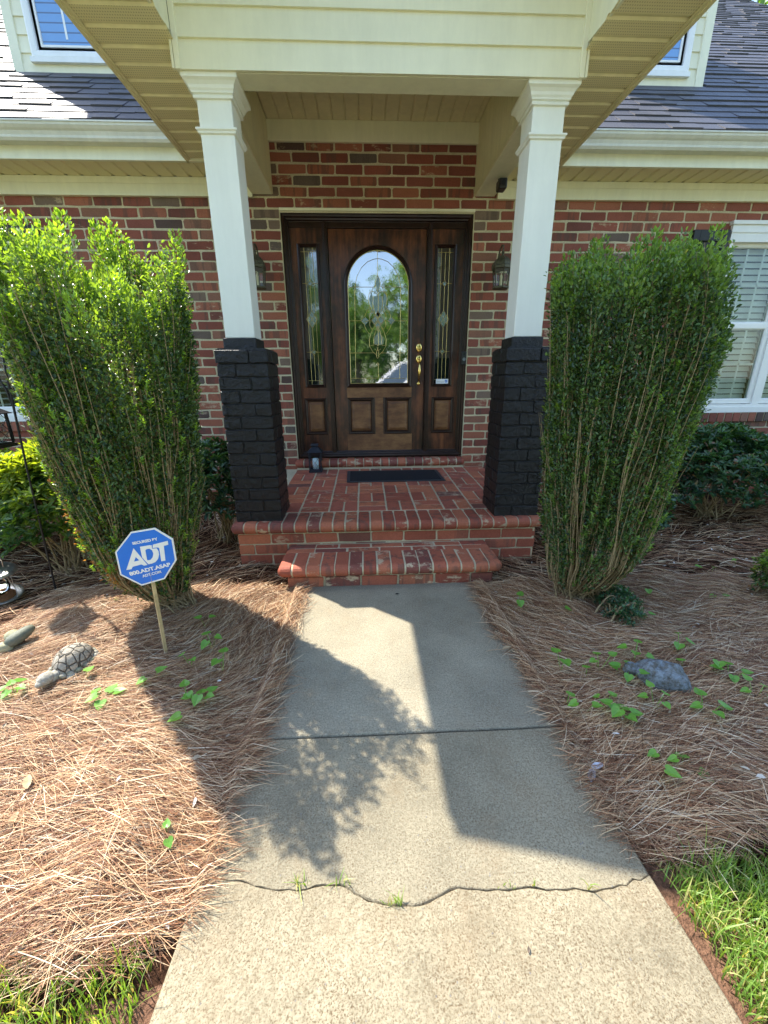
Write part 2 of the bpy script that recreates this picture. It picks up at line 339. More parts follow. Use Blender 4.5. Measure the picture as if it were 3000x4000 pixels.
def npmesh(name, V, Q, mats, parent=None, rnd=None, tip=None, org=(0, 0, 0), smooth=False):
    """V (n,3), Q (m,4) quads; rnd/tip per vertex"""
    me = bpy.data.meshes.new(name); V = V-np.array(org)
    me.vertices.add(len(V)); me.vertices.foreach_set('co', V.astype(np.float32).ravel())
    k = Q.shape[1]; me.loops.add(Q.size); me.loops.foreach_set('vertex_index', Q.astype(np.int32).ravel())
    me.polygons.add(len(Q)); me.polygons.foreach_set('loop_start', np.arange(0, Q.size, k, dtype=np.int32)); me.polygons.foreach_set('loop_total', np.full(len(Q), k, np.int32))
    if smooth: me.polygons.foreach_set('use_smooth', np.ones(len(Q), bool))
    me.update(calc_edges=True)
    for nm, a in (('rnd', rnd), ('tip', tip)):
        if a is not None: me.attributes.new(nm, 'FLOAT', 'POINT').data.foreach_set('value', a.astype(np.float32))
    o = link(name, me, parent, mats)
    if parent is None: o.location = org
    return o
def unit(a): return a/(np.linalg.norm(a, axis=-1, keepdims=True)+1e-9)
def leaf_geo(P, D, N, L, W, rnd, tip, cup=.25):
    """oval folded leaves: base P, direction D, surface normal N"""
    n = len(P); D = unit(D); S = unit(np.cross(D, N)); N = unit(np.cross(S, D)); L = np.asarray(L)[:, None]; W = np.asarray(W)[:, None]
    up = N*W*cup
    pts = [P, P+D*L*.3+S*W*.42+up, P+D*L*.7+S*W*.40+up, P+D*L-N*L*.06, P+D*L*.7-S*W*.40+up, P+D*L*.3-S*W*.42+up]
    V = np.stack(pts, 1).reshape(-1, 3); b = (np.arange(n)*6)[:, None]
    Q = np.concatenate([b+np.array([[0, 1, 2, 3]]), b+np.array([[0, 3, 4, 5]])], 0)
    return V, Q, np.repeat(rnd, 6), np.repeat(tip, 6)
def multi_tube(lines, radii, n=5):
    """lines (k,m,3), radii (k,m)"""
    k, m, _ = lines.shape; T = unit(np.gradient(lines, axis=1)); up = np.where(np.abs(T[..., 2:3]) < .9, np.array([0, 0, 1.]), np.array([1., 0, 0]))
    A = unit(np.cross(T, up)); B = np.cross(T, A); ang = np.arange(n)*2*pi/n
    V = lines[:, :, None]+radii[:, :, None, None]*(np.cos(ang)[:, None]*A[:, :, None]+np.sin(ang)[:, None]*B[:, :, None])
    idx = np.arange(k*m*n).reshape(k, m, n); nx = np.roll(idx, -1, 2)
    Q = np.stack([idx[:, :-1], nx[:, :-1], nx[:, 1:], idx[:, 1:]], -1).reshape(-1, 4)
    return V.reshape(-1, 3), Q
def join(parts):
    Vs, Qs, R, T = [], [], [], []; o = 0
    for V, Q, r, t in parts: Vs.append(V); Qs.append(Q+o); R.append(r); T.append(t); o += len(V)
    return np.concatenate(Vs), np.concatenate(Qs), np.concatenate(R), np.concatenate(T)
def mould(path, prof, y, closed=True):
    """sweep prof [(offset outward in plane, y offset)] along path [(x,z)] lying in plane Y=y; CCW path, outward = right side"""
    n = len(path); P = [np.array(p, float) for p in path]; R = []
    for i in range(n):
        if closed or 0 < i < n-1: d0 = P[i]-P[i-1]; d1 = P[(i+1) % n]-P[i]
        elif i == 0: d0 = d1 = P[1]-P[0]
        else: d0 = d1 = P[i]-P[i-1]
        d0 = d0/np.linalg.norm(d0); d1 = d1/np.linalg.norm(d1)
        n0 = np.array([d0[1], -d0[0]]); n1 = np.array([d1[1], -d1[0]]); m = n0+n1; m /= np.linalg.norm(m); k = 1/max(m@n0, .4)
        R.append([(P[i][0]+m[0]*k*a, y+b, P[i][1]+m[1]*k*a) for a, b in prof])
    return R
def add_mould(mb, path, prof, y, closed=True):
    R = mould(path, prof, y, closed)
    if closed: R = R+[R[0]]
    mb.rings(R, cap=False, closed=False)
def arch_path(hw, zb, zs, n=20, ratio=1.):
    pts = [(-hw, zb), (hw, zb), (hw, zs)]
    for i in range(1, n): a = pi*i/n; pts.append((hw*cos(a), zs+hw*ratio*sin(a)))
    return pts+[(-hw, zs)]
def rect(x0, x1, z0, z1): return [(x0, z0), (x1, z0), (x1, z1), (x0, z1)]
def curve_shape(name, loops, mat, parent, frame, extr=.0006, text=None, size=1., align='CENTER', bold=0.):
    """flat filled loops or text in a frame (origin, u, v) -> mesh"""
    if text is None:
        cu = bpy.data.curves.new(name, 'CURVE'); cu.dimensions = '2D'; cu.fill_mode = 'BOTH'
        for lp in loops:
            sp = cu.splines.new('POLY'); sp.points.add(len(lp)-1); sp.use_cyclic_u = True
            for p, q in zip(sp.points, lp): p.co = (q[0], q[1], 0, 1)
    else:
        cu = bpy.data.curves.new(name, 'FONT'); cu.body = text; cu.size = size; cu.align_x = align; cu.align_y = 'CENTER'; cu.offset = bold
    cu.extrude = extr
    ob = bpy.data.objects.new('tmp', cu); COL.objects.link(ob); bpy.context.view_layer.update()
    me = bpy.data.meshes.new_from_object(ob.evaluated_get(bpy.context.evaluated_depsgraph_get())); bpy.data.objects.remove(ob); bpy.data.curves.remove(cu)
    o_, u_, v_ = (Vector(q) for q in frame); w_ = u_.cross(v_); off = worldpos(parent)
    for q in me.vertices: c = q.co.copy(); q.co = o_+u_*c.x+v_*c.y+w_*c.z-off
    me.name = name; me.materials.clear(); return link(name, me, parent, mat)

# ================================================================== SETTING
def flat(name, pts, z, mat, kind='structure'):
    mb = MB(); mb.poly([(x, y, z) for x, y in pts]); o = mb.build(name, mat); return tag(o, kind=kind)
flat('lawn_ground', [(-150, -150), (150, -150), (150, 150), (-150, 150)], -.06, 'lawn')
flat('driveway', [(-14, -7.4), (16, -7.4), (16, -13), (-14, -13)], -.052, 'asphalt')
def hmap(x, y):
    h = .018*np.sin(x*3.1+1)*np.cos(y*2.7)+.012*np.sin(x*7.3+y*5.1)+.008*np.sin(x*15-y*13)
    return h
# mulch bed on both sides (mounded away from the walk)
def bed(x, y):
    edge = np.where(x < 0, -.60-x, x-.56); e = np.clip(edge/.25, 0, 1)
    return -.035+e*.028+hmap(x, y)*e
gx, gy = np.meshgrid(np.linspace(-7, 7, 181), np.linspace(-3.86, .1, 70)); gz = bed(gx, gy)
gz = np.where((gx > -.62) & (gx < .6) | (gx > 0) & (gy < -3.60) | (gx < 0) & (gy < -3.75), -.055, gz)
V = np.stack([gx, gy, gz], -1).reshape(-1, 3); idx = np.arange(V.shape[0]).reshape(gx.shape)
Q = np.stack([idx[:-1, :-1], idx[:-1, 1:], idx[1:, 1:], idx[1:, :-1]], -1).reshape(-1, 4)
tag(npmesh('mulch_bed', V, Q, 'mulch', smooth=True), kind='structure')
flat('soil_strip', [(.52, -3.52), (.80, -3.52), (.76, -7), (.50, -7)], -.030, 'clay')
flat('soil_strip', [(-.80, -3.6), (-.55, -3.6), (-.52, -7), (-.72, -7)], -.031, 'clay')
# walkway: three slabs, the last divided by a ragged crack
crack = [(430, 1901), (452, 1897), (475, 1899), (500, 1903), (517, 1902), (532, 1906), (548, 1913), (565, 1916), (585, 1921), (603, 1923), (622, 1920), (640, 1923), (660, 1921), (678, 1914), (697, 1910), (716, 1912), (733, 1911), (748, 1917), (762, 1928), (778, 1935), (792, 1943), (812, 1947), (830, 1953), (852, 1955), (874, 1954), (893, 1957), (912, 1953), (928, 1948), (943, 1939), (958, 1932), (972, 1922), (990, 1917), (1010, 1920), (1032, 1920), (1052, 1922), (1075, 1921), (1098, 1923), (1120, 1919), (1141, 1915), (1160, 1917), (1182, 1922), (1203, 1921), (1224, 1923), (1243, 1919), (1262, 1922), (1285, 1926), (1306, 1921), (1327, 1919), (1342, 1912), (1356, 1913), (1370, 1899), (1386, 1901), (1404, 1890)]
cpt = [gp(x*1.8083, y*1.8083)[:2] for x, y in crack]
def jag(a, b, n, amp, seed):
    r_ = random.Random(seed); return [(a[0]+(b[0]-a[0])*i/n+r_.uniform(-amp, amp)*(0 < i < n), a[1]+(b[1]-a[1])*i/n+r_.uniform(-amp, amp)*(0 < i < n)) for i in range(n+1)]
def slab(name, poly, mat, top, tilt=0.):
    mb = MB(); n = len(poly); c = np.mean(np.array(poly), 0); ch = .006
    def ring(z, inset):
        out = []
        for p in poly:
            d = np.array(p)-c; d = d/np.linalg.norm(d); out.append((p[0]-d[0]*inset, p[1]-d[1]*inset, z+tilt*(p[1]-poly[0][1])))
        return out
    mb.rings([ring(-.12, 0), ring(top-ch, 0), ring(top-.0015, ch*.5), ring(top, ch)], cap=True); o = mb.build(name, mat); return tag(o, kind='structure')
xl = lambda y: -.598-.0126*(-2.05-y); xr = lambda y: .548+.040*(-2.05-y)-.01
j1 = -3.1325
slab('walkway', jag((xl(-1.9), -1.9), (xr(-1.9), -1.9), 4, 0, 1)[::-1]+jag((xl(-1.9), -1.9), (xl(j1), j1+.007), 8, .004, 2)[1:]+jag((xl(j1), j1+.007), (xr(j1), j1+.007), 14, .0012, 3)[1:]+jag((xr(j1), j1+.007), (xr(-1.9), -1.9), 8, .004, 4)[1:-1], 'concA', 0.)
top = jag((xl(j1), j1-.001), (xr(j1), j1-.001), 14, .0014, 5)
c_up = [(x, y+random.uniform(-.0012, .0022)) for x, y in cpt]; c_dn = [(x, y-random.uniform(.0, .0028)-.001) for x, y in cpt]
slab('walkway', top+jag(top[-1], c_up[-1], 4, .003, 6)[1:-1]+c_up[::-1]+jag(c_up[0], top[0], 4, .003, 7)[1:-1], 'concB', 0.)
slab('walkway', c_dn+[(.60, -3.9), (.602, -4.6), (.602, -8)]+[(-.63, -8), (-.632, -4.6), (-.63, -3.9)], 'concC', .004)
flat('crack_soil', [(-.56, -3.05), (.54, -3.05), (.57, -3.8), (-.6, -3.8)], -.016, 'crackdirt')

# pine straw: real needles
def needles(name, n, region, dirf, lmin, lmax, width, maxz=.03, seed=1):
    g = np.random.default_rng(seed); P = region(g, n); n = len(P)
    a = dirf(P[:, 0], P[:, 1])+g.normal(0, .4, n); wild = g.random(n) < .16; a = np.where(wild, g.random(n)*2*pi, a)
    # fascicles: pairs share a base
    L = g.uniform(lmin, lmax, n); bend = g.normal(0, .22, n); t = np.linspace(0, 1, 5)
    ang = a[:, None]+bend[:, None]*(t-.5)
    seg = np.stack([np.cos(ang), np.sin(ang)], -1)*L[:, None, None]/4; xy = P[:, None, :2]+np.cumsum(seg, 1)-seg.sum(1, keepdims=True)/2
    z0 = g.random(n)**1.5*maxz+.003; tilt = g.normal(0, .07, n)*L; zz = z0[:, None]+tilt[:, None]*(t-.5)+.006*np.sin(pi*t)*g.random(n)[:, None]
    base = bed(xy[..., 0], xy[..., 1]); onw = (xy[..., 0] > -.61) & (xy[..., 0] < .58); base = np.where(onw, np.maximum(base, .001), base)
    zz = base+np.maximum(zz, .0015)
    C = np.concatenate([xy, zz[..., None]], -1); T = unit(np.gradient(C, axis=1)); S = np.stack([-T[..., 1], T[..., 0], np.zeros_like(T[..., 0])], -1)
    roll = g.uniform(-.9, .9, n)[:, None, None]; S = S*np.cos(roll)+np.array([0, 0, 1.])*np.sin(roll)
    w_ = width*g.uniform(.7, 1.3, n)[:, None, None]*np.array([.7, 1, 1, .9, .3])[None, :, None]*.5
    Vv = np.stack([C-S*w_, C+S*w_], 2).reshape(-1, 3); k = np.arange(n)[:, None]*10+np.arange(4)[None]*2
    Qq = np.stack([k, k+1, k+3, k+2], -1).reshape(-1, 4); r = np.clip(g.beta(1.35, 1.7, n)*.85+.15*g.random(n)*(z0/maxz), 0, 1)
    o = npmesh(name, Vv, Qq, 'needle', rnd=np.repeat(r, 10)); return o
def band(x0, x1, y0, y1, fn): 
    def f(g, n):
        P = np.stack([g.uniform(x0, x1, n), g.uniform(y0, y1, n)], -1); return P[fn(P[:, 0], P[:, 1], g.random(n))]
    return f
ledge = lambda x, y, q: (x < -.655+.10*q**4+np.where(y > -3.3, .05, .0)) & (y > -3.72+.05*np.sin(x*9)+.06*q)
redge = lambda x, y, q: (x > .575-.06*q**2-np.where(y > -2.6, .06, 0)*q) & (y > -3.57+.03*np.sin(x*7)+.05*q)
fl = lambda x, y: .75+.5*np.sin(x*2.3+y*1.7)+.4*np.sin(y*4+x)
fr_ = lambda x, y: -.55+.45*np.sin(x*2.1-y*1.9)+.35*np.sin(y*5-x*2)
s1 = needles('pine_straw', 135000, band(-2.1, -.5, -3.85, -2.0, ledge), fl, .09, .18, .00135, .042, 1); tag(s1, kind='stuff')
s1b = needles('pine_straw', 16000, band(-4.8, -.55, -2.9, -.3, ledge), fl, .12, .2, .003, .03, 5); tag(s1b, kind='stuff')
s2 = needles('pine_straw', 100000, band(.47, 2.2, -3.75, -2.0, redge), fr_, .09, .18, .00135, .042, 2); tag(s2, kind='stuff')
s3 = needles('pine_straw', 18000, band(.52, 4.6, -3.0, -.3, redge), fr_, .12, .2, .003, .03, 3); tag(s3, kind='stuff')
s4 = needles('pine_straw', 300, band(-.62, .60, -3.5, -2.03, lambda x, y, q: np.minimum(x+.62, .6-x) < .035+.16*q**4), fl, .08, .17, .0018, .003, 4); tag(s4, kind='stuff')

def litter(name, n, region, seed):
    g = np.random.default_rng(seed); P2 = region(g, n); n = len(P2); z = bed(P2[:, 0], P2[:, 1])+g.uniform(.02, .055, n); a = g.random(n)*2*pi
    D = np.stack([np.cos(a), np.sin(a), g.normal(0, .25, n)], -1); N = np.stack([g.normal(0, .35, n), g.normal(0, .35, n), np.ones(n)], -1); L_ = g.uniform(.008, .03, n)
    V, Q, R_, T_ = leaf_geo(np.column_stack([P2, z]), D, N, L_, L_*g.uniform(.2, .6, n), g.random(n), np.zeros(n)); return tag(npmesh(name, V, Q, 'litter', rnd=R_), kind='stuff')
M['litter'] = (lambda q: (q.set(q.ramp(q.attr(), [(0, (.10, .06, .035)), (.4, (.30, .22, .14)), (.7, (.46, .40, .30)), (1, (.62, .60, .55))]), .8, 0, .2), q.m)[1])(NM('leaf_litter_scraps'))
litter('leaf_litter', 900, band(-3.2, -.6, -3.7, -.9, ledge), 7); litter('leaf_litter', 900, band(.58, 3.6, -3.55, -.9, redge), 8)
def blades(name, n, region, h0, h1, wid, seed=1, lean=.5, zb=-.02):
    g = np.random.default_rng(seed); P = region(g, n); n = len(P); H = g.uniform(h0, h1, n)*(1+.3*np.sin(P[:, 0]*31)*np.cos(P[:, 1]*27)); a = g.random(n)*2*pi
    D = np.stack([np.cos(a), np.sin(a)], -1); lv = np.abs(g.normal(0, lean, n)); t = np.linspace(0, 1, 4)
    xy = P[:, None]+D[:, None]*(lv*H)[:, None, None]*(t**2)[None, :, None]; z = zb+H[:, None]*(t-.25*lv[:, None]*t**2)
    C = np.concatenate([xy, z[..., None]], -1); b = g.random(n)*2*pi; S = np.stack([np.cos(b), np.sin(b), 0*b], -1)[:, None]
    w_ = wid*g.uniform(.6, 1.3, n)[:, None, None]*np.array([.8, 1, .7, .08])[None, :, None]*.5
    Vv = np.stack([C-S*w_, C+S*w_], 2).reshape(-1, 3); k = np.arange(n)[:, None]*8+np.arange(3)[None]*2
    Qq = np.stack([k, k+1, k+3, k+2], -1).reshape(-1, 4); r = g.random(n)
    return npmesh(name, Vv, Qq, 'grass', rnd=np.repeat(r, 8), tip=np.tile(np.repeat([0, .2, .5, .8], 2), n)*.6)
gr = blades('grass', 38000, band(.62, 2.2, -5.0, -3.52, lambda x, y, q: (x > .650-.04*q**3-(-3.6-y)*.07) & (y < -3.585+.03*np.sin(x*7)+.03*q)), .03, .085, .0036, 1); tag(gr, kind='stuff')
gl_ = blades('grass', 30000, band(-2.4, -.66, -5.0, -3.68, lambda x, y, q: (y < -3.72+.03*np.sin(x*9)+.03*q) & (x < -.70+.05*q)), .03, .075, .0036, 2); tag(gl_, kind='stuff')
th_ = blades('grass', 16000, band(.60, 2.0, -4.8, -3.52, lambda x, y, q: (x > .66) & (y < -3.585+.03*np.sin(x*7)+.03*q)), .015, .05, .005, 3, 1.2); tag(th_, kind='stuff')

def tuft(name, c, n, h, label, seed, spread=.012):
    g = np.random.default_rng(seed)
    o = blades(name, n, lambda g_, m: np.stack([c[0]+g.normal(0, spread, m), c[1]+g.normal(0, spread*.35, m)], -1), h*.5, h, .0028, seed, .8, 0)
    me = o.data; o.location = (c[0], c[1], 0)
    for v_ in me.vertices: v_.co -= Vector((c[0], c[1], 0))
    return tag(o, label, 'grass tuft', 'weeds growing in the walkway crack')
for i, (px, py, n, h, lb) in enumerate([(655, 1912, 16, .045, 'leftmost grass tuft growing in the walkway crack'), (742, 1912, 13, .03, 'low green weed tuft in the walkway crack left of its lowest bend'), (855, 1955, 22, .04, 'widest grass tuft at the lowest bend of the walkway crack'), (1100, 1918, 7, .022, 'tiny grass tuft in the crack right of the middle'), (1150, 1915, 4, .04, 'thin grass tuft in the crack toward its right half'), (1272, 1922, 3, .085, 'single tall grass blade standing in the right part of the crack')]):
    tuft('grass_tuft', gp(px*1.8083, py*1.8083)[:2], n, h, lb, 40+i, .015 if n > 5 else .004)

# ================================================================== HOUSE
H = thing('brick_house', 'red brick house with cream trim, gabled entry porch, dormers and a dark wooden front door', 'house')
YW = -.067; CH = .08164
WIN = [(3.30, 4.62, .894, 2.616), (-4.60, -3.30, .894, 2.616)]; DOOR = (-.868, .872, .37, 2.696)
def cut(x0, x1, z0, z1):
    """subtract openings from a brick rectangle -> list of x ranges"""
    seg = [(x0, x1)]
    for a, b, c, d in WIN+[DOOR, (3.20, 4.72, .796, .90), (-4.7, -3.20, .796, .90)]:
        zc_ = (z0+z1)/2
        if c < zc_ < d:
            ns = []
            for p, q in seg:
                if q <= a or p >= b: ns.append((p, q))
                else:
                    if p < a: ns.append((p, a))
                    if q > b: ns.append((b, q))
            seg = ns
    return [(p, q) for p, q in seg if q-p > .02]
mb = MB(); nz = int(3.2/CH)+1
for k in range(-1, nz):
    z0 = k*CH-.005+.009; off = (0 if k % 2 else .1225)
    for i in range(-28, 29):
        x0 = i*.245+off+.01+random.uniform(-.004, .004)*0
        if x0 > 6.5: continue
        if z0 > 2.74 and abs(x0+.11) > 1.05: continue
        for p, q in cut(x0, x0+.232, z0, z0+CH-.0135): mb.brick((p, YW+.006, z0), (1, 0, 0), (0, 0, 1), (0, -1, 0), q-p, CH-.0135, .006, .0030, .010)
mb.mi = 1; ym = YW+.0035
def sheet(x0, x1, z0, z1, y=ym): mb.poly([(x0, y, z0), (x1, y, z0), (x1, y, z1), (x0, y, z1)])
mb.mi = 1; sheet(-6.62, -4.60, -.1, 3.2); sheet(-4.60, -3.30, -.1, .894); sheet(-4.60, -3.30, 2.616, 3.2); sheet(-3.30, -.868, -.1, 3.2); sheet(-.868, .872, -.1, .37); sheet(-.868, .872, 2.66, 3.2); sheet(.872, 3.30, -.1, 3.2); sheet(3.30, 4.62, -.1, .894); sheet(3.30, 4.62, 2.616, 3.2); sheet(4.62, 6.62, -.1, 3.2)
for sx in (-6.62, 6.62): mb.box(min(sx, sx*.995), max(sx, sx*.995), -.06, 10.8, -.1, 3.2)
mb.box(-6.6, 6.6, 10.7, 10.8, -.1, 3.2)
for x0, x1, z0, z1 in [(-.868, -.862, .37, 2.69), (.866, .872, .37, 2.69)]: mb.box(x0, x1, YW+.002, .1, z0, z1)
mb.build('wall', ['brick', 'mortar'], H)

# ---- main roof (slope .83 from the gutter)
S83 = .83; EY, EZ = -.42, 3.08; RX = 6.66; RY = 5.75; RZ = EZ+S83*(RY-EY)
nrm = np.array([0, -S83, 1]); nrm = nrm/np.linalg.norm(nrm); up = np.array([0, 1, S83]); up = up/np.linalg.norm(up)
DORM = [(-3.308, -2.03), (2.0, 3.257)]
PW = 1.53                                                # half width of the porch roof at the eave
def shingles(mb, org, u, v, n, width, length, exc=None, expo=.155, th=.010):
    org, u, v, n = (np.array(q, float) for q in (org, u, v, n))
    for k in range(int(length/expo)+1):
        s0 = k*expo; x = -random.uniform(0, .3)
        while x < width:
            wd = random.uniform(.13, .34); a, b = max(x, 0), min(x+wd, width); x += wd
            if b-a < .02: continue
            c = org+u*(a+b)/2+v*(s0+.07)
            if exc and exc(c): continue
            hi = th*(1.55 if random.random() < .45 else .9); mb.rv = random.random(); lo = random.uniform(-.004, .006)
            L_ = min(expo+.03, length-s0+.02); p = [org+u*a+v*(s0+lo), org+u*(b-.003)+v*(s0+lo), org+u*(b-.003)+v*(s0+L_), org+u*a+v*(s0+L_)]
            hs = [hi, hi, .001, .001]; topv = [q+n*h_ for q, h_ in zip(p, hs)]
            mb.add(p+topv, [(4, 5, 6, 7), (0, 1, 5, 4), (1, 2, 6, 5), (3, 0, 4, 7)])
def exc_main(c):
    for a, b in DORM:
        if a-.0 < c[0] < b and c[1] > .70: return True
    return abs(c[0]) < 1.2 and c[1] < 1.0
mb = MB(); Lr = np.linalg.norm([RY-EY, RZ-EZ])
shingles(mb, (-RX, EY, EZ), (1, 0, 0), up, nrm, 2*RX, Lr, exc_main)
mb.rv = .3
for a, b, y0 in ((-RX, -1.12, EY+.03), (1.08, RX, EY+.03), (-1.12, 1.08, .35)):
    z0 = EZ+S83*(y0-EY)-.01; mb.prism([(a, y0, z0), (a, RY, RZ-.005), (a, RY, RZ-.10), (a, y0, z0-.08)], (b-a, 0, 0))
mb.prism([(-RX, RY, RZ-.005), (-RX, 2*RY-EY, EZ-.005), (-RX, 2*RY-EY, EZ-.08), (-RX, RY, RZ-.10)], (2*RX, 0, 0))
rf = mb.build('roof', 'shingle', H)
for sx in (-6.6, 6.5): mb = MB(); mb.prism([(sx, -.05, 3.0), (sx, RY, RZ-.12), (sx, 10.8, 3.0)], (.1, 0, 0)); mb.build('gable_wall', 'siding', H)

# ---- eave: frieze board, soffit, fascia, gutter (left and right of the porch)
for sgn in (-1, 1):
    a, b = (1.06, RX) if sgn > 0 else (-RX, -1.08)
    mb = MB(); mb.box(a, b, -.105, YW-.001, 2.761, 2.895); mb.box(a, b, -.112, -.105, 2.845, 2.895); mb.build('frieze_board', 'trim', H, bevel=.003)
    mb = MB(); x = a
    while x < b:                                         # vented panels with raised lips
        x1 = min(x+.127, b); mb.mi = 0; mb.poly([(x+.016, -.37, 2.896), (x1-.016, -.37, 2.896), (x1-.016, -.10, 2.896), (x+.016, -.10, 2.896)])
        mb.mi = 1; mb.add([(x-.016, -.37, 2.896), (x-.007, -.37, 2.906), (x+.007, -.37, 2.906), (x+.016, -.37, 2.896), (x-.016, -.10, 2.896), (x-.007, -.10, 2.906), (x+.007, -.10, 2.906), (x+.016, -.10, 2.896)], [(0, 1, 5, 4), (1, 2, 6, 5), (2, 3, 7, 6)]); x += .127
    mb.build('soffit', ['perf', 'soffit'], H)
    mb = MB(); mb.box(a, b, -.385, -.362, 2.888, 3.05); mb.box(a, b, -.392, -.385, 2.888, 2.91); mb.build('fascia', 'trim', H, bevel=.002)
    prof = [(-.387, 2.975), (-.40, 2.972), (-.455, 2.974), (-.468, 2.99), (-.470, 3.008), (-.476, 3.022), (-.492, 3.036), (-.505, 3.052), (-.508, 3.066), (-.514, 3.068), (-.514, 3.078), (-.500, 3.078), (-.500, 3.066), (-.46, 2.985), (-.39, 2.985)]
    mb = MB(); aa = 1.30 if sgn > 0 else -RX; bb = RX if sgn > 0 else -1.30
    mb.prism([(aa, y, z) for y, z in prof], (bb-aa, 0, 0)); mb.build('gutter', 'gutter', H)
    mb = MB(); mb.box(aa, bb, -.388, -.36, 3.05, 3.078); x = aa+.3
    while x < bb: mb.box(x, x+.012, -.50, -.388, 3.066, 3.070); x += .61
    mb.build('gutter_hanger', 'gutter', H)

# ---- dormers
def dormer(x0, x1):
    cx = (x0+x1)/2; zb = 3.995; ze_ = 5.62; Y = .68; hw = (x1-x0)/2; zr = ze_+hw*.9+.1
    wx0, wx1, wz0, wz1 = cx-.44, cx+.44, zb+.09, 5.25
    mb = MB()
    k = 0; z = zb
    while z < ze_+.6:                                    # lapped boards
        z1 = z+.127; sl_ = hw if z < ze_ else max(hw-(z-ze_)/.9, .05)
        for a, b in ([(x0+.045, wx0), (wx1, x1-.045)] if z < wz1 else [(cx-sl_+.03, cx+sl_-.03)]):
            mb.add([(a, Y-.012, z), (b, Y-.012, z), (b, Y-.002, z1), (a, Y-.002, z1), (a, Y+.001, z), (b, Y+.001, z)], [(0, 1, 2, 3), (4, 5, 1, 0)])
        z = z1
    mb.box(x0+.045, x1-.045, Y-.016, Y-.0005, zb-.02, zb+.05)
    mb.prism([(x0+.02, Y, zb-.05), (x1-.02, Y, zb-.05), (x1-.02, Y, ze_), (cx, Y, zr-.06), (x0+.02, Y, ze_)], (0, .02, 0))
    for xs in (x0+.004, x1-.012):                        # side cheeks
        mb.prism([(xs, Y+.02, zb-.02), (xs, Y+.02, ze_), (xs, Y+2.2, ze_), (xs, Y+2.2, ze_+.2)], (.008, 0, 0))
    d = mb.build('dormer', 'siding', H)
    for xs in (x0, x1-.085): mb = MB(); mb.box(xs, xs+.085, Y-.022, Y+.07, zb-.03, ze_); mb.build('corner_board', 'trim', d, bevel=.003)
    mb = MB()                                            # window: casing, frame
    add_mould(mb, rect(wx0+.05, wx1-.05, wz0+.05, wz1-.05), [(.06, 0), (.06, -.030), (.045, -.036), (.01, -.034), (0, -.024), (0, .0), (-.03, .0), (-.03, -.014), (-.045, -.014), (-.05, .005), (-.085, .006), (-.088, .02)], Y)
    mb.box(wx0-.02, wx1+.02, Y-.05, Y-.01, wz0-.045, wz0-.008)
    mx = (wx0+wx1)/2
    for q in (mx-.12, mx+.12): mb.box(q-.009, q+.009, Y-.006, Y-.001, wz0+.14, wz1-.1)
    for zq in (wz0+.5, wz0+.85): mb.box(wx0+.14, wx1-.14, Y-.0055, Y-.0015, zq-.009, zq+.009)
    mb.build('window_frame', 'winwhite', d)
    mb = MB(); mb.box(wx0+.1, wx1-.1, Y-.004, Y-.0005, wz0+.10, wz1-.1); mb.build('pane', 'domepane', d)
    mb = MB(); n = np.array
    for sx in (-1, 1):                                   # little gable roof
        L_ = sqrt((hw+.14)**2+(.9*(hw+.14))**2); dirx = n([sx*(-1), 0, .9]); dirx = dirx/np.linalg.norm(dirx); e = n([cx+sx*(hw+.14), Y-.16, ze_+.02-.126])
        shingles(mb, e, n([0, 1, 0]), dirx, n([sx*.9, 0, 1])/sqrt(1.81), 2.9, L_, None)
        mb.rv = .5; a = e; b = e+dirx*L_; mb.prism([a-(0, 0, .12), a, b, b-(0, 0, .14)], (0, 2.9, 0))
    mb.build('dormer_roof', 'shingle', d)
def domepane():
    q = NM('dormer_window_glass'); s = q.n('ShaderNodeTexCoord'); mp = q.n('ShaderNodeSeparateXYZ'); q.l(s.outputs['Object'], mp)
    st = q.math('FRACT', q.math('MULTIPLY', mp.outputs[2], 15.)); c = q.mix(q.ramp(st, [(.12, 0), (.2, 1)]), (.03, .07, .14), (.10, .26, .52))
    q.set(c, .03, 0, .5); q.b.inputs['IOR'].default_value = 2.0; return q.m
M['domepane'] = domepane()
for a, b in DORM: dormer(a, b)

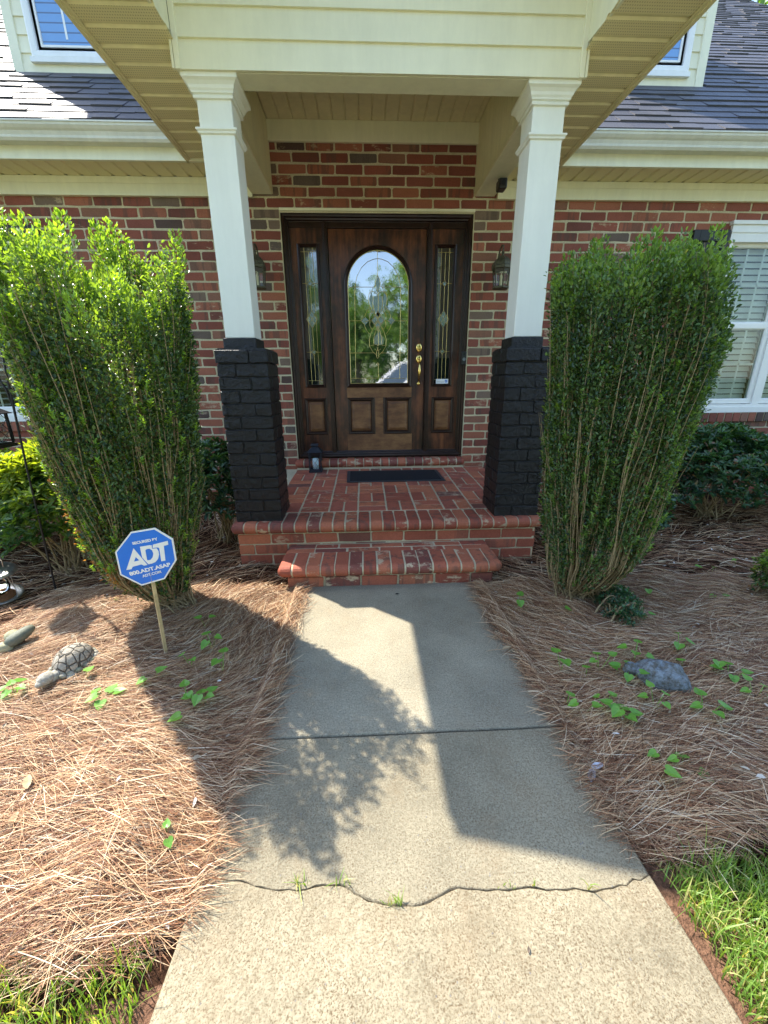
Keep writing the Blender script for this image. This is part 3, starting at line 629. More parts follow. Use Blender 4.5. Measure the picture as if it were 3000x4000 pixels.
# ---- windows in the brick wall
def window(x0, x1, mir):
    z0, z1 = .894, 2.616; mb = MB()
    zt = 2.448
    mb.box(x0-.02, x1+.02, YW-.028, YW+.03, zt, z1-.03); mb.box(x0-.035, x1+.035, YW-.045, YW+.03, z1-.03, z1); mb.box(x0-.025, x1+.025, YW-.036, YW, z1-.095, z1-.08)
    mb.box(x0, x1, YW-.030, YW+.05, z0, z0+.055); mb.box(x0, x1, YW-.018, YW+.05, z0+.055, z0+.085)
    xm = (x0+x1)/2
    def casing(a, b): mb.box(a, b, YW-.012, YW+.05, z0+.085, zt)
    casing(x0, x0+.03); casing(x1-.03, x1); casing(xm-.035, xm+.035)
    for a, b in ((x0+.03, xm-.035), (xm+.035, x1-.03)):
        for (c, d, yy) in ((z0+.085, 1.735, .012), (1.72, zt, .03)):
            add_mould(mb, rect(a+.045, b-.045, c+.055, d-.035), [(.05, .04), (.05, -.008), (.01, -.008), (0, .0), (0, .03)], YW+yy)
        mb.box(a, b, YW+.002, YW+.04, 1.713, 1.751)
    f = mb.build('window', 'winwhite', H)
    mb = MB()
    for a, b in ((x0+.03, xm-.035), (xm+.035, x1-.03)):
        mb.box(a+.04, b-.04, YW+.022, YW+.025, z0+.13, 1.72); mb.box(a+.04, b-.04, YW+.04, YW+.043, 1.74, zt-.03)
    mb.build('pane', 'winglass', f)
    mb = MB()
    for a, b in ((x0+.03, xm-.035), (xm+.035, x1-.03)):   # grille bars behind the glass
        w3 = (b-a-.09)/3
        for k in (1, 2):
            for c, d, yy in ((z0+.13, 1.72, .028), (1.74, zt-.03, .046)): mb.box(a+.045+k*w3-.009, a+.045+k*w3+.009, YW+yy, YW+yy+.004, c, d)
        for zc_, yy in ((1.375, .0275), (2.10, .0455)): mb.box(a+.04, b-.04, YW+yy+.0005, YW+yy+.0035, zc_-.009, zc_+.009)
    mb.build('grille', 'winwhite', f)
    mb = MB()
    for a, b in ((x0+.03, xm-.035), (xm+.035, x1-.03)):
        z = z0+.1
        while z < zt-.03:
            mb.obox(((a+b)/2, YW+.09, z), ((b-a)/2-.03, 0, 0), (0, .010, .0235) if not mir else (0, .022, .006), (0, -.0012, .0005)); z += .056
    mb.build('blind', 'blind', f)
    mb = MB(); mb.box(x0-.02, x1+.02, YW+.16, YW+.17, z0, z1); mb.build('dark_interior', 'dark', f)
    mb = MB(); mb.mi = 1; mb.box(x0-.08, x1+.08, YW-.024, YW+.02, z0-.094, z0-.004); x = x0-.08; mb.mi = 0
    while x < x1+.06: mb.brick((x+.005, YW-.026, z0-.095), (1, 0, 0), (0, 0, 1), (0, -1, 0), .077, .092, .007, .003, .01); mb.poly([(x+.006, YW-.03, z0-.002), (x+.082, YW-.03, z0-.002), (x+.082, YW+.01, z0+.001), (x+.006, YW+.01, z0+.001)]); x += .0865
    mb.build('brick_sill', ['brick', 'mortar'], f)
window(3.30, 4.62, False); window(-4.60, -3.30, True)
def shutter(x0, x1):
    mb = MB(); z0, z1 = .90, 2.542; yy = YW-.004
    mb.box(x0, x1, yy-.012, yy, z0, z1)
    for a, b, c, d in ((x0, x0+.06, z0, z1), (x1-.06, x1, z0, z1), (x0+.06, x1-.06, z1-.09, z1), (x0+.06, x1-.06, z0, z0+.1), (x0+.06, x1-.06, 1.68, 1.76)): mb.box(a, b, yy-.034, yy-.012, c, d)
    for c, d in ((z0+.12, 1.66), (1.78, z1-.11)): mb.box(x0+.08, x1-.08, yy-.024, yy-.012, c, d)
    mb.build('shutter', 'shutter', H, bevel=.003)
shutter(2.915, 3.262); shutter(-3.30+.01, -2.955)

# ---- porch: beams, ceiling, siding gable, soffits, roof
ZB = 2.79; YF = -1.56; ZC = 3.303
mb = MB(); mb.box(-1.079, 1.058, YF+.012, -1.406, ZB, 3.28); mb.build('porch_beam', 'trim', H, bevel=.003)
for x0, x1, xi in ((-1.09, -.915, -.915), (.868, 1.04, .868)):
    mb = MB(); mb.box(x0, x1, -1.404, YW-.002, ZB+.001, ZC+.02); b_ = mb.build('porch_beam', 'trim', H, bevel=.003)
    mb = MB(); s_ = 1 if x0 < 0 else -1; y = -1.40          # reeded inner facing
    while y < YW-.03:
        mb.add([(xi+s_*.001, y, ZB+.05), (xi+s_*.006, y+.012, ZB+.05), (xi+s_*.006, y+.04, ZB+.05), (xi+s_*.001, y+.052, ZB+.05), (xi+s_*.001, y, ZC), (xi+s_*.006, y+.012, ZC), (xi+s_*.006, y+.04, ZC), (xi+s_*.001, y+.052, ZC)], [(0, 1, 5, 4), (1, 2, 6, 5), (2, 3, 7, 6)]); y += .054
    mb.box(min(xi, xi+s_*.009), max(xi, xi+s_*.009), -1.40, YW-.003, ZB+.004, ZB+.05)
    mb.build('beam_panelling', 'ceiling', b_)
mb = MB(); mb.box(-.915, .868, YW-.03, YW-.001, 3.157, ZC); mb.build('porch_frieze', 'trim', H, bevel=.003)
mb = MB(); x = -.91
while x < .868:
    x1 = min(x+.1085, .868); mb.add([(x, -1.42, ZC+.010), (x+.009, -1.42, ZC), (x1-.009, -1.42, ZC), (x1, -1.42, ZC+.010), (x, YW, ZC+.010), (x+.009, YW, ZC), (x1-.009, YW, ZC), (x1, YW, ZC+.010)], [(0, 1, 5, 4), (1, 2, 6, 5), (2, 3, 7, 6)]); x += .1085
mb.box(-.93, .89, -1.42, YW, ZC+.012, ZC+.03); mb.build('porch_ceiling', 'ceiling', H)
EVZ = 2.90; GX0, GX1 = -1.503, 1.49; GC = (GX0+GX1)/2; YR = -2.12; pr = .83
rz = lambda x: EVZ+.14+pr*min(x-GX0, GX1-x)
mb = MB(); z = ZB-.001; TX0, TX1 = -1.058, 1.035
while z < 4.25:                                          # lapped siding
    z1 = z+.1265; hw = (min(TX1-TX0, 2*max(.02, (4.03-z)/pr)))/2; hw = min((TX1-TX0)/2, hw)
    cx = (TX0+TX1)/2
    mb.add([(cx-hw, YF-.012, z), (cx+hw, YF-.012, z), (cx+hw, YF+.001, z1+.004), (cx-hw, YF+.001, z1+.004), (cx-hw, YF+.002, z), (cx+hw, YF+.002, z)], [(0, 1, 2, 3), (4, 5, 1, 0)]); z = z1
mb.prism([(-1.07, YF+.003, ZB+.01), (1.05, YF+.003, ZB+.01), (1.05, YF+.003, EVZ+.3), (GC, YF+.003, 4.05), (-1.07, YF+.003, EVZ+.3)], (0, .008, 0))
gab = mb.build('porch_gable', 'siding', H)
for a, b in ((-1.084, -1.056), (1.033, 1.06)): mb = MB(); mb.box(a, b, YF-.020, YF+.03, ZB-.004, 3.25); mb.build('corner_board', 'siding', gab, bevel=.002)
for a, b in ((-1.100, -1.0865), (1.0625, 1.076)): mb = MB(); mb.box(a, b, YF-.020, YF+.0, ZB-.003, 2.935); mb.build('corner_strip', 'siding', gab, bevel=.002)
def side_soffit(xa, xb):
    mb = MB(); y = -1.93
    while y < -.37:
        y1 = y+.127; mb.mi = 0; mb.poly([(xa, y+.036, EVZ), (xb, y+.036, EVZ), (xb, y1, EVZ), (xa, y1, EVZ)])
        mb.mi = 1; mb.add([(xa, y, EVZ), (xa, y+.010, EVZ+.009), (xa, y+.026, EVZ+.009), (xa, y+.036, EVZ), (xb, y, EVZ), (xb, y+.010, EVZ+.009), (xb, y+.026, EVZ+.009), (xb, y+.036, EVZ)], [(0, 4, 5, 1), (1, 5, 6, 2), (2, 6, 7, 3)]); y = y1
    mb.build('porch_soffit', ['perf', 'soffit'], H)
side_soffit(GX0+.02, -1.075); side_soffit(1.05, GX1-.02)
for sx, xo, xi in ((-1, GX0, -1.085), (1, GX1, 1.058)):
    mb = MB(); mb.box(min(xo, xo-sx*.022), max(xo, xo-sx*.022), YR, -.36, EVZ-.012, EVZ+.075)      # eave fascia
    mb.box(min(xo, xo-sx*.04), max(xo, xo-sx*.04), YR+.01, -.36, EVZ-.006, EVZ-.001)
    fa_ = mb.build('porch_fascia', 'soffit', H, bevel=.002)
    mb = MB(); mb.box(min(xi, xo-sx*.022), max(xi, xo-sx*.022), YR+.001, -1.925, EVZ-.01, EVZ+.02)        # cornice return underside
    mb.prism([(xi, YF-.021, EVZ+.03), (xi, -1.92, EVZ-.012), (xi, YR+.02, EVZ-.01), (xi, YR+.02, EVZ+.31), (xi, YF-.021, EVZ+.31)], (sx*.014, 0, 0))
    mb.build('cornice_return', 'trim', fa_)
mb = MB()                                                # rake boards and rake soffit
for sx in (-1, 1):
    xo = GX0 if sx < 0 else GX1
    z0 = EVZ; P = [(xo, YR, z0+.0), (xo, YR, z0+.07), (GC, YR, z0+.07+pr*abs(GC-xo)), (GC, YR, z0-.08+pr*abs(GC-xo)), (xo-sx*.16, YR, z0)]
    mb.prism(P, (0, .022, 0))
    P = [(xo-sx*.43, YR+.022, z0+.30), (GC, YR+.022, z0-.07+pr*abs(GC-xo)), (GC, YR+.022, z0-.05+pr*abs(GC-xo)), (xo-sx*.43, YR+.022, z0+.322)]
    mb.prism(P, (0, YF-YR-.022, 0))
mb.build('rake_board', 'trim', H)
mb = MB()                                                # porch gable roof running back into the main roof
for sx in (-1, 1):
    xo = (GX0-.02) if sx < 0 else (GX1+.02); e = np.array([xo, YR-.02, EVZ+.065-.02*pr]); L_ = abs(GC-xo)*sqrt(1+pr*pr)
    dr = np.array([-sx, 0, pr])/sqrt(1+pr*pr); nn = np.array([sx*pr, 0, 1])/sqrt(1+pr*pr)
    def ex(c): return c[2] < EZ+S83*(c[1]-EY)-.08
    shingles(mb, e+nn*.012, (0, 1, 0), dr, nn, 3.6, L_, ex)
    mb.rv = .4; zf = lambda x: EVZ+.055+pr*abs(x-xo)
    yb = EY+.02
    # deck: from the eave back to the line where it meets the main slope
    top_y = EY+(zf(GC)-EZ)/S83
    mb.add([(xo, YR-.02, zf(xo)), (GC, YR-.02, zf(GC)), (GC, top_y+.1, zf(GC)), (xo, yb, zf(xo)), (xo, YR-.02, zf(xo)+.02), (GC, YR-.02, zf(GC)+.02), (GC, top_y+.1, zf(GC)+.02), (xo, yb, zf(xo)+.02)], [(0, 1, 2, 3), (4, 5, 6, 7), (0, 1, 5, 4), (0, 3, 7, 4)])
mb.build('porch_roof', 'shingle', H)

# ---- columns on black painted brick pedestals
def column(x0, x1, px0, px1):
    y0, y1 = -1.504, -1.325; mb = MB(); mb.box(x0, x1, y0, y1, 1.5176, ZB-.02); sh = mb.build('porch_column', 'white', H, bevel=.004)
    def ringbox(prof):
        m2 = MB(); m2.rings([[(x0-a, y0-a, z), (x1+a, y0-a, z), (x1+a, y1+a, z), (x0-a, y1+a, z)] for a, z in prof]); return m2
    ringbox([(0.001, 2.700), (.012, 2.702), (.014, 2.712), (.008, 2.718), (.018, 2.722), (.020, 2.730), (.026, 2.738), (.030, 2.75), (.040, 2.762), (.052, 2.771), (.053, ZB-.0005)]).build('capital', 'white', sh)
    ringbox([(0.001, 2.548), (.010, 2.552), (.012, 2.560), (.019, 2.566), (.019, 2.574), (.001, 2.577)]).build('astragal', 'white', sh)
    mb = MB(); py0, py1 = -1.581, -1.27; zf_ = .312; n = 14; ch = (1.447-zf_)/n
    mb.box(px0+.008, px1-.008, py0+.008, py1-.008, zf_, 1.440)
    for k in range(n):
        z = zf_+k*ch; e = .006 if k == n-1 else 0
        w_ = px1-px0; d_ = py1-py0
        for (o, u, nn, W_, alt) in (((px0-e, py0+.008-e, z), (1, 0, 0), (0, -1, 0), w_+2*e, 0), ((px1-.008+e, py0-e, z), (0, 1, 0), (1, 0, 0), d_+2*e, 1), ((px0+.008-e, py0-e, z), (0, 1, 0), (-1, 0, 0), d_+2*e, 1)):
            sp = .66 if (k+alt) % 2 else .36; a = W_*sp+random.uniform(-.01, .01)
            for s_, e_ in ((0.0, a-.003), (a+.003, W_)):
                oo = np.array(o)+np.array(u)*s_; mb.brick(oo, u, (0, 0, 1), nn, e_-s_, ch-.0055, .007+random.uniform(-.003, .002), .0034, .009)
    for k in range(2):
        mb.box(px0+.004+.01*k, px1-.004-.01*k, py0+.004+.01*k, py1-.004-.01*k, 1.440+.006*k, 1.447+.006*k)
    pd = mb.build('pedestal', 'blackbrick', sh)
    mb = MB(); mb.box(x0-.014, x1+.010, y0-.016, y1+.02, 1.447, 1.516); mb.build('pedestal_cap', 'blackbrick', sh, bevel=.006)
column(-1.019, -.836, -1.0715, -.755); column(.8223, 1.0055, .7646, 1.082)

# ---- door unit
YD = 0.
mb = MB()
fx0, fx1, zt = -.862, .868, 2.668
add_mould(mb, [(fx0, .475), (fx1, .475), (fx1, zt), (fx0, zt)][::1], [(0, .05), (0, -.045), (-.012, -.052), (-.03, -.048), (-.034, -.03), (-.05, -.026), (-.052, -.008), (-.064, -.004), (-.066, .05)], YD)
mb.box(fx0+.05, fx1-.05, -.02, .05, .478, .515)
for a, b in ((-.505, -.46), (.46, .505)):
    mb.box(a, b, -.014, .05, .512, 2.61); mb.box(a+.012, b-.012, -.024, -.014, .512, 2.61)
mb.box(fx0+.06, fx1-.06, -.010, .05, 2.565, 2.61)
fr = mb.build('door_frame', 'darkwood', H, bevel=.002)
mb = MB(); mb.box(-.866, .874, YW-.012, .0, 2.673, 2.694); mb.build('drip_cap', 'trim', H, bevel=.002)
BOL = [(.030, .012), (.030, .0), (.026, -.010), (.018, -.014), (.012, -.008), (.006, -.012), (0, -.004), (-.002, .010)]
def raised(mb, mbp, x0, x1, z0, z1, y):
    add_mould(mb, rect(x0+.034, x1-.034, z0+.034, z1-.034), [(.034, .006), (.034, -.008), (.026, -.013), (.014, -.011), (.006, -.004), (0, .008), (-.004, .010)], y)
    a, b, c, d = x0+.034, x1-.034, z0+.034, z1-.034; i = .028
    mbp.add([(a, y+.008, c), (b, y+.008, c), (b, y+.008, d), (a, y+.008, d), (a+i, y-.006, c+i), (b-i, y-.006, c+i), (b-i, y-.006, d-i), (a+i, y-.006, d-i)], [(0, 1, 5, 4), (1, 2, 6, 5), (2, 3, 7, 6), (3, 0, 4, 7), (4, 5, 6, 7)])
def sidelight(x0, x1, g0, g1):
    mb = MB(); y = .006
    mb.box(x0, g0-.01, y, y+.04, .515, 2.565); mb.box(g1+.01, x1, y, y+.04, .515, 2.565)
    for c, d in ((.515, .735), (1.05, 1.205), (2.42, 2.565)): mb.box(g0-.0101, g1+.0101, y, y+.04, c, d)
    mbw = MB(); mbp = MB()
    add_mould(mbw, rect(g0-.002, g1+.002, 1.212, 2.415), BOL, y)
    raised(mbw, mbp, x0+.035, x1-.035, .712, 1.078, y)
    s = mb.build('sidelight', 'wood', fr); mbw.build('sidelight_moulding', 'darkwood', fr); mbp.build('sidelight_panel', 'woodlight', fr)
    mb = MB(); mb.box(g0-.004, g1+.004, y+.006, y+.012, 1.208, 2.42); mb.build('sidelight_glass', 'sideglass', fr)
    mb = MB(); cx = (g0+g1)/2; yy = y+.004
    def ln(pts, w_=.0028):
        mb.tube([(a, yy, b) for a, b in pts], w_/1.6, 4)
    q = (g1-g0)*.27
    for xx in (cx-q, cx+q): ln([(xx, 1.212), (xx, 2.415)])
    for za, zb_ in ((1.25, 1.483), (1.55, 1.735), (1.89, 2.085), (2.155, 2.38)): ln([(cx, za), (cx, zb_)])
    for zz in (1.25, 2.38): ln([(g0, zz), (g1, zz)])
    for zz in (1.517, 2.12):
        ln([(g0, zz), (cx-.034, zz)]); ln([(cx+.034, zz), (g1, zz)])
        for sx in (-1, 1):
            for sz in (-1, 1): ln([(cx+sx*.034, zz), (cx+sx*.014, zz+sz*.010), (cx+sx*.004, zz+sz*.022), (cx, zz+sz*.036)])
    zz = 1.812
    ln([(cx-.054, zz), (cx, zz+.078), (cx+.054, zz), (cx, zz-.078), (cx-.054, zz)], .004)
    ln([(cx-.027, zz+.039), (cx+.027, zz-.039)]); ln([(cx+.027, zz+.039), (cx-.027, zz-.039)])
    mb.build('glass_came', 'came', fr)
    for zq, a_, b_ in ((zz, .05, .072), (1.517, .02, .02), (2.12, .02, .02)): mb = MB(); mb.prism([(cx-a_, yy, zq), (cx, yy, zq-b_), (cx+a_, yy, zq), (cx, yy, zq+b_)], (0, .004, 0)); mb.build('bevelled_jewel', 'bevelglass', fr)
sidelight(-.80, -.505, -.7126, -.5704); sidelight(.505, .805, .5632, .7072)
# security sticker at the foot of the right sidelight
mb = MB(); mb.box(.578, .704, -.0032, -.0012, 1.210, 1.256); stk = mb.build('door_sticker', 'sticker', fr)
curve_shape('sticker_roundel', [[(.010*cos(a*pi/4+pi/8)+.0, .010*sin(a*pi/4+pi/8)) for a in range(8)]], 'signblue', fr, ((.682, -.0034, 1.234), (1.45, 0, 0), (0, 0, 1.45)), .0002)
curve_shape('sticker_lettering', None, 'blackplastic', fr, ((.622, -.0034, 1.226), (1, 0, 0), (0, 0, 1)), .0002, 'PROTECTED BY', .0105)
curve_shape('sticker_lettering', None, 'signwhite', fr, ((.682, -.0038, 1.2335), (1, 0, 0), (0, 0, 1)), .0002, 'ADT', .0125, bold=.0004)
# leaf
y = .008; gw = .2925; zs = 2.105; zgb = 1.216; gt = 2.399-2.105
mb = MB(); x1 = .454; L0, L1 = .522, 2.562; hw = gw+.012
mb.box(-x1, -hw, y, y+.04, zgb-.01, zs); mb.box(hw, x1, y, y+.04, zgb-.01, zs)
n = 24; arc = [(hw*cos(pi*i/n), zs+(gt+.012)*sin(pi*i/n)) for i in range(n+1)]
for i in range(n):
    (ax, az), (bx, bz) = arc[i], arc[i+1]
    def topx(i_):
        a_ = pi*i_/n; return x1 if i_ == 0 else (-x1 if i_ == n else max(-x1, min(x1, x1*1.25*cos(a_))))
    mb.add([(ax, y, az), (bx, y, bz), (topx(i+1) if i+1 < n else -x1, y, L1 if 0 < i+1 < n else zs), (topx(i) if i > 0 else x1, y, L1 if 0 < i < n else zs), ], [(0, 1, 2, 3)])
mb.poly([(x1, y, zs), (x1, y, L1), (topx(1), y, L1)]); mb.poly([(-x1, y, zs), (topx(n-1), y, L1), (-x1, y, L1)])
mb.box(-x1, x1, y+.0005, y+.04, L0, .735); mb.box(-x1, x1, y+.0005, y+.04, 1.05, zgb-.01)
for a, b in ((-x1, -.31), (-.072, .065), (.31, x1)): mb.box(a, b, y+.0005, y+.04, .7349, 1.0501)
leaf = mb.build('front_door', 'wood', H)
mb = MB(); mb.box(-.33, .33, y-.0008, y+.0004, 1.082, 1.185); mb.box(-.34, .34, y-.0008, y+.0004, .532, .708); mb.box(-.045, .036, y-.0008, y+.0004, .708, 1.08); mb.build('worn_rail', 'woodlight', leaf)
mb = MB(); mbp = MB()
ap = [(-gw, zgb), (gw, zgb), (gw, zs)]+[(gw*cos(pi*i/n), zs+gt*sin(pi*i/n)) for i in range(1, n)]+[(-gw, zs)]
add_mould(mb, ap, [(.036, .008), (.036, -.004), (.030, -.014), (.020, -.018), (.012, -.010), (.006, -.014), (0, -.006), (-.003, .010)], y)
raised(mb, mbp, -.327, -.053, .712, 1.078, y); mbp.build('door_panel', 'woodlight', leaf); mbp = MB(); raised(mb, mbp, .046, .329, .712, 1.078, y)
mb.build('door_moulding', 'darkwood', leaf); mbp.build('door_panel', 'woodlight', leaf)
mb = MB(); mb.prism([(a, y+.006, b) for a, b in ap], (0, .006, 0)); mb.build('door_glass', 'doorglass', leaf)
mb = MB()
for k in range(n):                                       # brass bead round the pane
    pass
pth = ap; mb.tube([(a*.985, y+.004, (b-1.8)*.993+1.8) for a, b in pth]+[(pth[0][0]*.985, y+.004, (pth[0][1]-1.8)*.993+1.8)], .0028, 5)
def cz(x, yz): return wp(1300+x*.27132, 950+yz*.27132, y)
CAME = [[(330, 1955), (325, 1500), (320, 1100), (314, 700), (322, 600), (350, 470), (412, 350), (500, 265), (590, 227), (645, 219)],
 [(215, 630), (590, 630)], [(230, 1115), (408, 1115)], [(240, 1580), (600, 1578)], [(250, 1945), (645, 1942)],
 [(648, 455), (620, 520), (611, 580), (625, 650), (655, 706)], [(613, 608), (580, 635), (560, 680), (523, 718), (511, 800), (525, 880), (560, 965), (605, 1035), (655, 1112), (700, 1170)],
 [(655, 760), (640, 735), (600, 698), (565, 690), (530, 735)], [(583, 760), (574, 860), (592, 960), (622, 1040), (655, 1090)],
 [(535, 920), (492, 975), (462, 1045), (468, 1098), (437, 1070), (405, 1115), (452, 1168), (470, 1222), (500, 1272), (532, 1310)],
 [(560, 985), (525, 1040), (535, 1100), (505, 1118), (470, 1130)], [(535, 1120), (555, 1110), (600, 1050), (655, 975)], [(555, 1110), (610, 1180), (655, 1255)], [(535, 1125), (530, 1180), (560, 1240), (600, 1200)],
 [(655, 1115), (605, 1185), (560, 1265), (525, 1380), (530, 1480), (575, 1560), (625, 1605)], [(655, 1190), (612, 1270), (588, 1370), (592, 1440), (580, 1475), (545, 1470)],
 [(655, 1480), (630, 1455), (600, 1465)], [(655, 1500), (632, 1560), (632, 1640), (650, 1660)], [(600, 1520), (640, 1550), (655, 1500)], [(640, 1720), (665, 1745)]]
CEN = [[(643, 92), (646, 455)], [(655, 706), (655, 975)], [(655, 1255), (655, 1470)], [(655, 1740), (657, 1945)]]
for c in CAME:
    for mir in (0, 1):
        P = [cz((1300-6-x) if mir else x, z_) for x, z_ in c]; mb.tube([(p[0], y+.0035, p[2]) for p in P], .0022, 4)
for c in CEN: P = [cz(x, z_) for x, z_ in c]; mb.tube([(p[0], y+.0035, p[2]) for p in P], .0022, 4)
mb.build('glass_came', 'came', leaf)
mb = MB()
for c in ([(648, 460), (614, 580), (655, 700), (686, 580)], [(555, 1110), (655, 978), (750, 1110), (655, 1250)], [(580, 770), (590, 960), (655, 1060), (725, 960), (733, 770), (655, 745)], [(655, 1260), (595, 1370), (600, 1450), (655, 1475), (730, 1450), (735, 1370)], [(470, 1060), (410, 1115), (470, 1180), (520, 1115)], [(840, 1060), (905, 1115), (840, 1180), (790, 1115)], [(560, 700), (520, 800), (560, 930), (580, 800)], [(740, 700), (790, 800), (745, 930), (725, 800)]):
    P = [cz(*q) for q in c]; mb = MB(); mb.prism([(p[0], y+.0045, p[2]) for p in P], (0, .003, 0)); mb.build('bevelled_jewel', 'bevelglass', leaf)
# brass deadbolt and handle set
mb = MB()
for zc_, rz_ in ((1.553, .046), (1.447, .044)):
    mb.rings([[(.399+r_*.030*cos(a), y-h_, zc_+r_*rz_*sin(a)) for a in np.linspace(0, 2*pi, 20, endpoint=False)] for r_, h_ in ((1, 0), (1, .004), (.86, .010), (.5, .012))])
mb.build('escutcheon', 'brass', leaf, smooth=True)
mb = MB(); mb.lathe((.401, y-.010, 1.548), [(.017, 0), (.017, .012), (.012, .016)], 16, (0, -1, 0)); mb.box(.3995, .4025, y-.028, y-.024, 1.540, 1.556); mb.build('deadbolt', 'brass', leaf)
mb = MB(); mb.tube([(.401, y-.008, 1.425), (.401, y-.04, 1.418), (.401, y-.056, 1.38), (.400, y-.060, 1.33), (.400, y-.054, 1.28), (.400, y-.036, 1.245), (.400, y-.008, 1.226)], [.008, .008, .010, .013, .010, .008, .008], 10)
mb.lathe((.400, y, 1.212), [(.019, 0), (.019, .005), (.010, .012)], 14, (0, -1, 0)); mb.tube([(.401, y-.01, 1.447), (.401, y-.035, 1.452)], [.007, .012], 8)
mb.build('door_handle', 'brass', leaf, smooth=True)

# ================================================================== BRICK PORCH AND STEP
FZ = lambda yy: .312+(yy+1.6)*.034
BP = thing('brick_porch', 'raised red brick porch floor with rounded nosing bricks and one lower step', 'porch', (0, -1, 0))
mb = MB(); mb.mi = 0
mw = .2195
for i in range(-5, 6):
    for j in range(8):
        xc = -.001+i*mw; ya = -1.402+j*mw
        if ya > -.1 or xc < -1.07 or xc+mw > 1.10: continue
        hor = (i+j) % 2
        for k in range(2):
            if hor: o = (xc+.006, ya+.006+k*mw/2); w_, h_ = mw-.014, mw/2-.014
            else: o = (xc+.006+k*mw/2, ya+.006); w_, h_ = mw/2-.014, mw-.014
            if o[1]+h_ > YW-.02: h_ = YW-.02-o[1]
            if h_ > .03: mb.brick((o[0], o[1], FZ(o[1]+h_/2)-.004), (1, 0, 0), (0, 1, .034), (0, 0, 1), w_, h_, .004, .0014, .005)
mb.mi = 1; mb.poly([(-1.07, -1.45, FZ(-1.45)-.003), (1.07, -1.45, FZ(-1.45)-.003), (1.07, YW, FZ(YW)-.003), (-1.07, YW, FZ(YW)-.003)])
mb.build('porch_floor', ['paver', 'mortar'], BP)
def nosing(mb, x0, x1, yin, yout, zt, th, pitch, endr=True):
    """row of bullnose bricks along X"""
    n = round((x1-x0)/pitch); p = (x1-x0)/n; core = []
    def prof(g):
        r = th/2; cy = yout+r; P = [(yin-g, zt-th+g), (yin-g, zt-g)]
        for a in np.linspace(pi/2, -pi/2, 9): P.append((cy-(r-g)*cos(a)*1.05, zt-r+(r-g)*sin(a)))
        return P
    for k in range(n):
        a, b = x0+k*p+.005, x0+(k+1)*p-.005; mb.mi = 0; mb.rv = random.random(); R = []
        j = random.uniform(-.003, .003); a += random.uniform(-.002, .002); b += random.uniform(-.002, .002)
        st = [(a, .003), (a+.004, 0), (b-.004, 0), (b, .003)]
        if endr and k == 0: st = [(x0-.002, .026), (x0+.006, .012), (x0+.02, .003), (b-.004, 0), (b, .003)]
        if endr and k == n-1: st = [(a, .003), (a+.004, 0), (x1-.02, .003), (x1-.006, .012), (x1+.002, .026)]
        for x, g in st: R.append([(x, yy+j, zz) for yy, zz in prof(g)])
        mb.rings(R)
    mb.mi = 1; mb.rings([[(x, yy, zz) for yy, zz in prof(.006)] for x in (x0+.02, x1-.02)])
def nosing_side(mb, xs, sx, y0, y1, zt, th, pitch):
    n = round((y1-y0)/pitch); p = (y1-y0)/n; r = th/2
    def prof(g):
        P = [(xs-sx*(.20-g), zt-th+g), (xs-sx*(.20-g), zt-g)]
        for a in np.linspace(pi/2, -pi/2, 9): P.append((xs-sx*r+sx*(r-g)*cos(a), zt-r+(r-g)*sin(a)))
        return P
    for k in range(n):
        a, b = y0+k*p+.005, y0+(k+1)*p-.005; mb.mi = 0; mb.rv = random.random()
        mb.rings([[(xx, yy, zz+(yy+1.6)*.034*0) for xx, zz in prof(g)] for yy, g in ((a, .003), (a+.004, 0), (b-.004, 0), (b, .003))])
    mb.mi = 1; mb.rings([[(xx, yy, zz) for xx, zz in prof(.006)] for yy in (y0+.01, y1-.01)])
mb = MB(); nosing(mb, -1.100, 1.098, -1.41, -1.652, .316, .080, .0865); nosing_side(mb, -1.098, -1, -1.40, -.1, .316, .078, .0865); nosing_side(mb, 1.096, 1, -1.40, -.1, .316, .078, .0865)
mb.build('porch_nosing', ['nosing', 'mortar'], BP)
mb = MB(); mb.mi = 1; mb.box(-1.060, 1.060, -1.612, YW, -.05, .236)
for k in range(-1, 3):
    z = .002+k*.0785; x = -1.066-(.12 if k % 2 else 0)
    if k < 0: z = -.0765
    while x < 1.05:
        a, b = max(x, -1.066), min(x+.225, 1.066); x += .236
        if b-a > .03: mb.mi = 0; mb.brick((a, -1.612, z), (1, 0, 0), (0, 0, 1), (0, -1, 0), b-a, .068, .006, .003, .008)
    yv = -1.61
    while yv < -.1:
        b = min(yv+.225, -.1); mb.brick((-1.060, yv, z), (0, 1, 0), (0, 0, 1), (-1, 0, 0), b-yv, .068, .006, .003, .008); mb.brick((1.060, yv, z), (0, 1, 0), (0, 0, 1), (1, 0, 0), b-yv, .068, .006, .003, .008); yv += .236
mb.build('porch_riser', ['paver', 'mortar'], BP)
mb = MB(); nosing(mb, -.722, .708, -1.775, -2.005, .150, .078, .0882); nosing_side(mb, -.720, -1, -1.772, -1.625, .150, .076, .0735); nosing_side(mb, .706, 1, -1.772, -1.625, .150, .076, .0735)
mb.mi = 0
for j, ya in enumerate((-1.770, -1.697)):
    x = -.515-(.06*j)
    while x < .48:
        a = max(x, -.515); b = min(x+.215, .50); x += .224
        if b-a > .03: mb.brick((a, ya, .144), (1, 0, 0), (0, 1, 0), (0, 0, 1), b-a, .064, .004, .002, .006)
mb.mi = 1; mb.box(-.66, .65, -1.965, -1.61, -.05, .146)
mb.mi = 0; x = -.668
while x < .64:
    b = min(x+.225, .652); mb.brick((x, -1.970, -.006), (1, 0, 0), (0, 0, 1), (0, -1, 0), b-x, .072, .006, .003, .008); x += .237
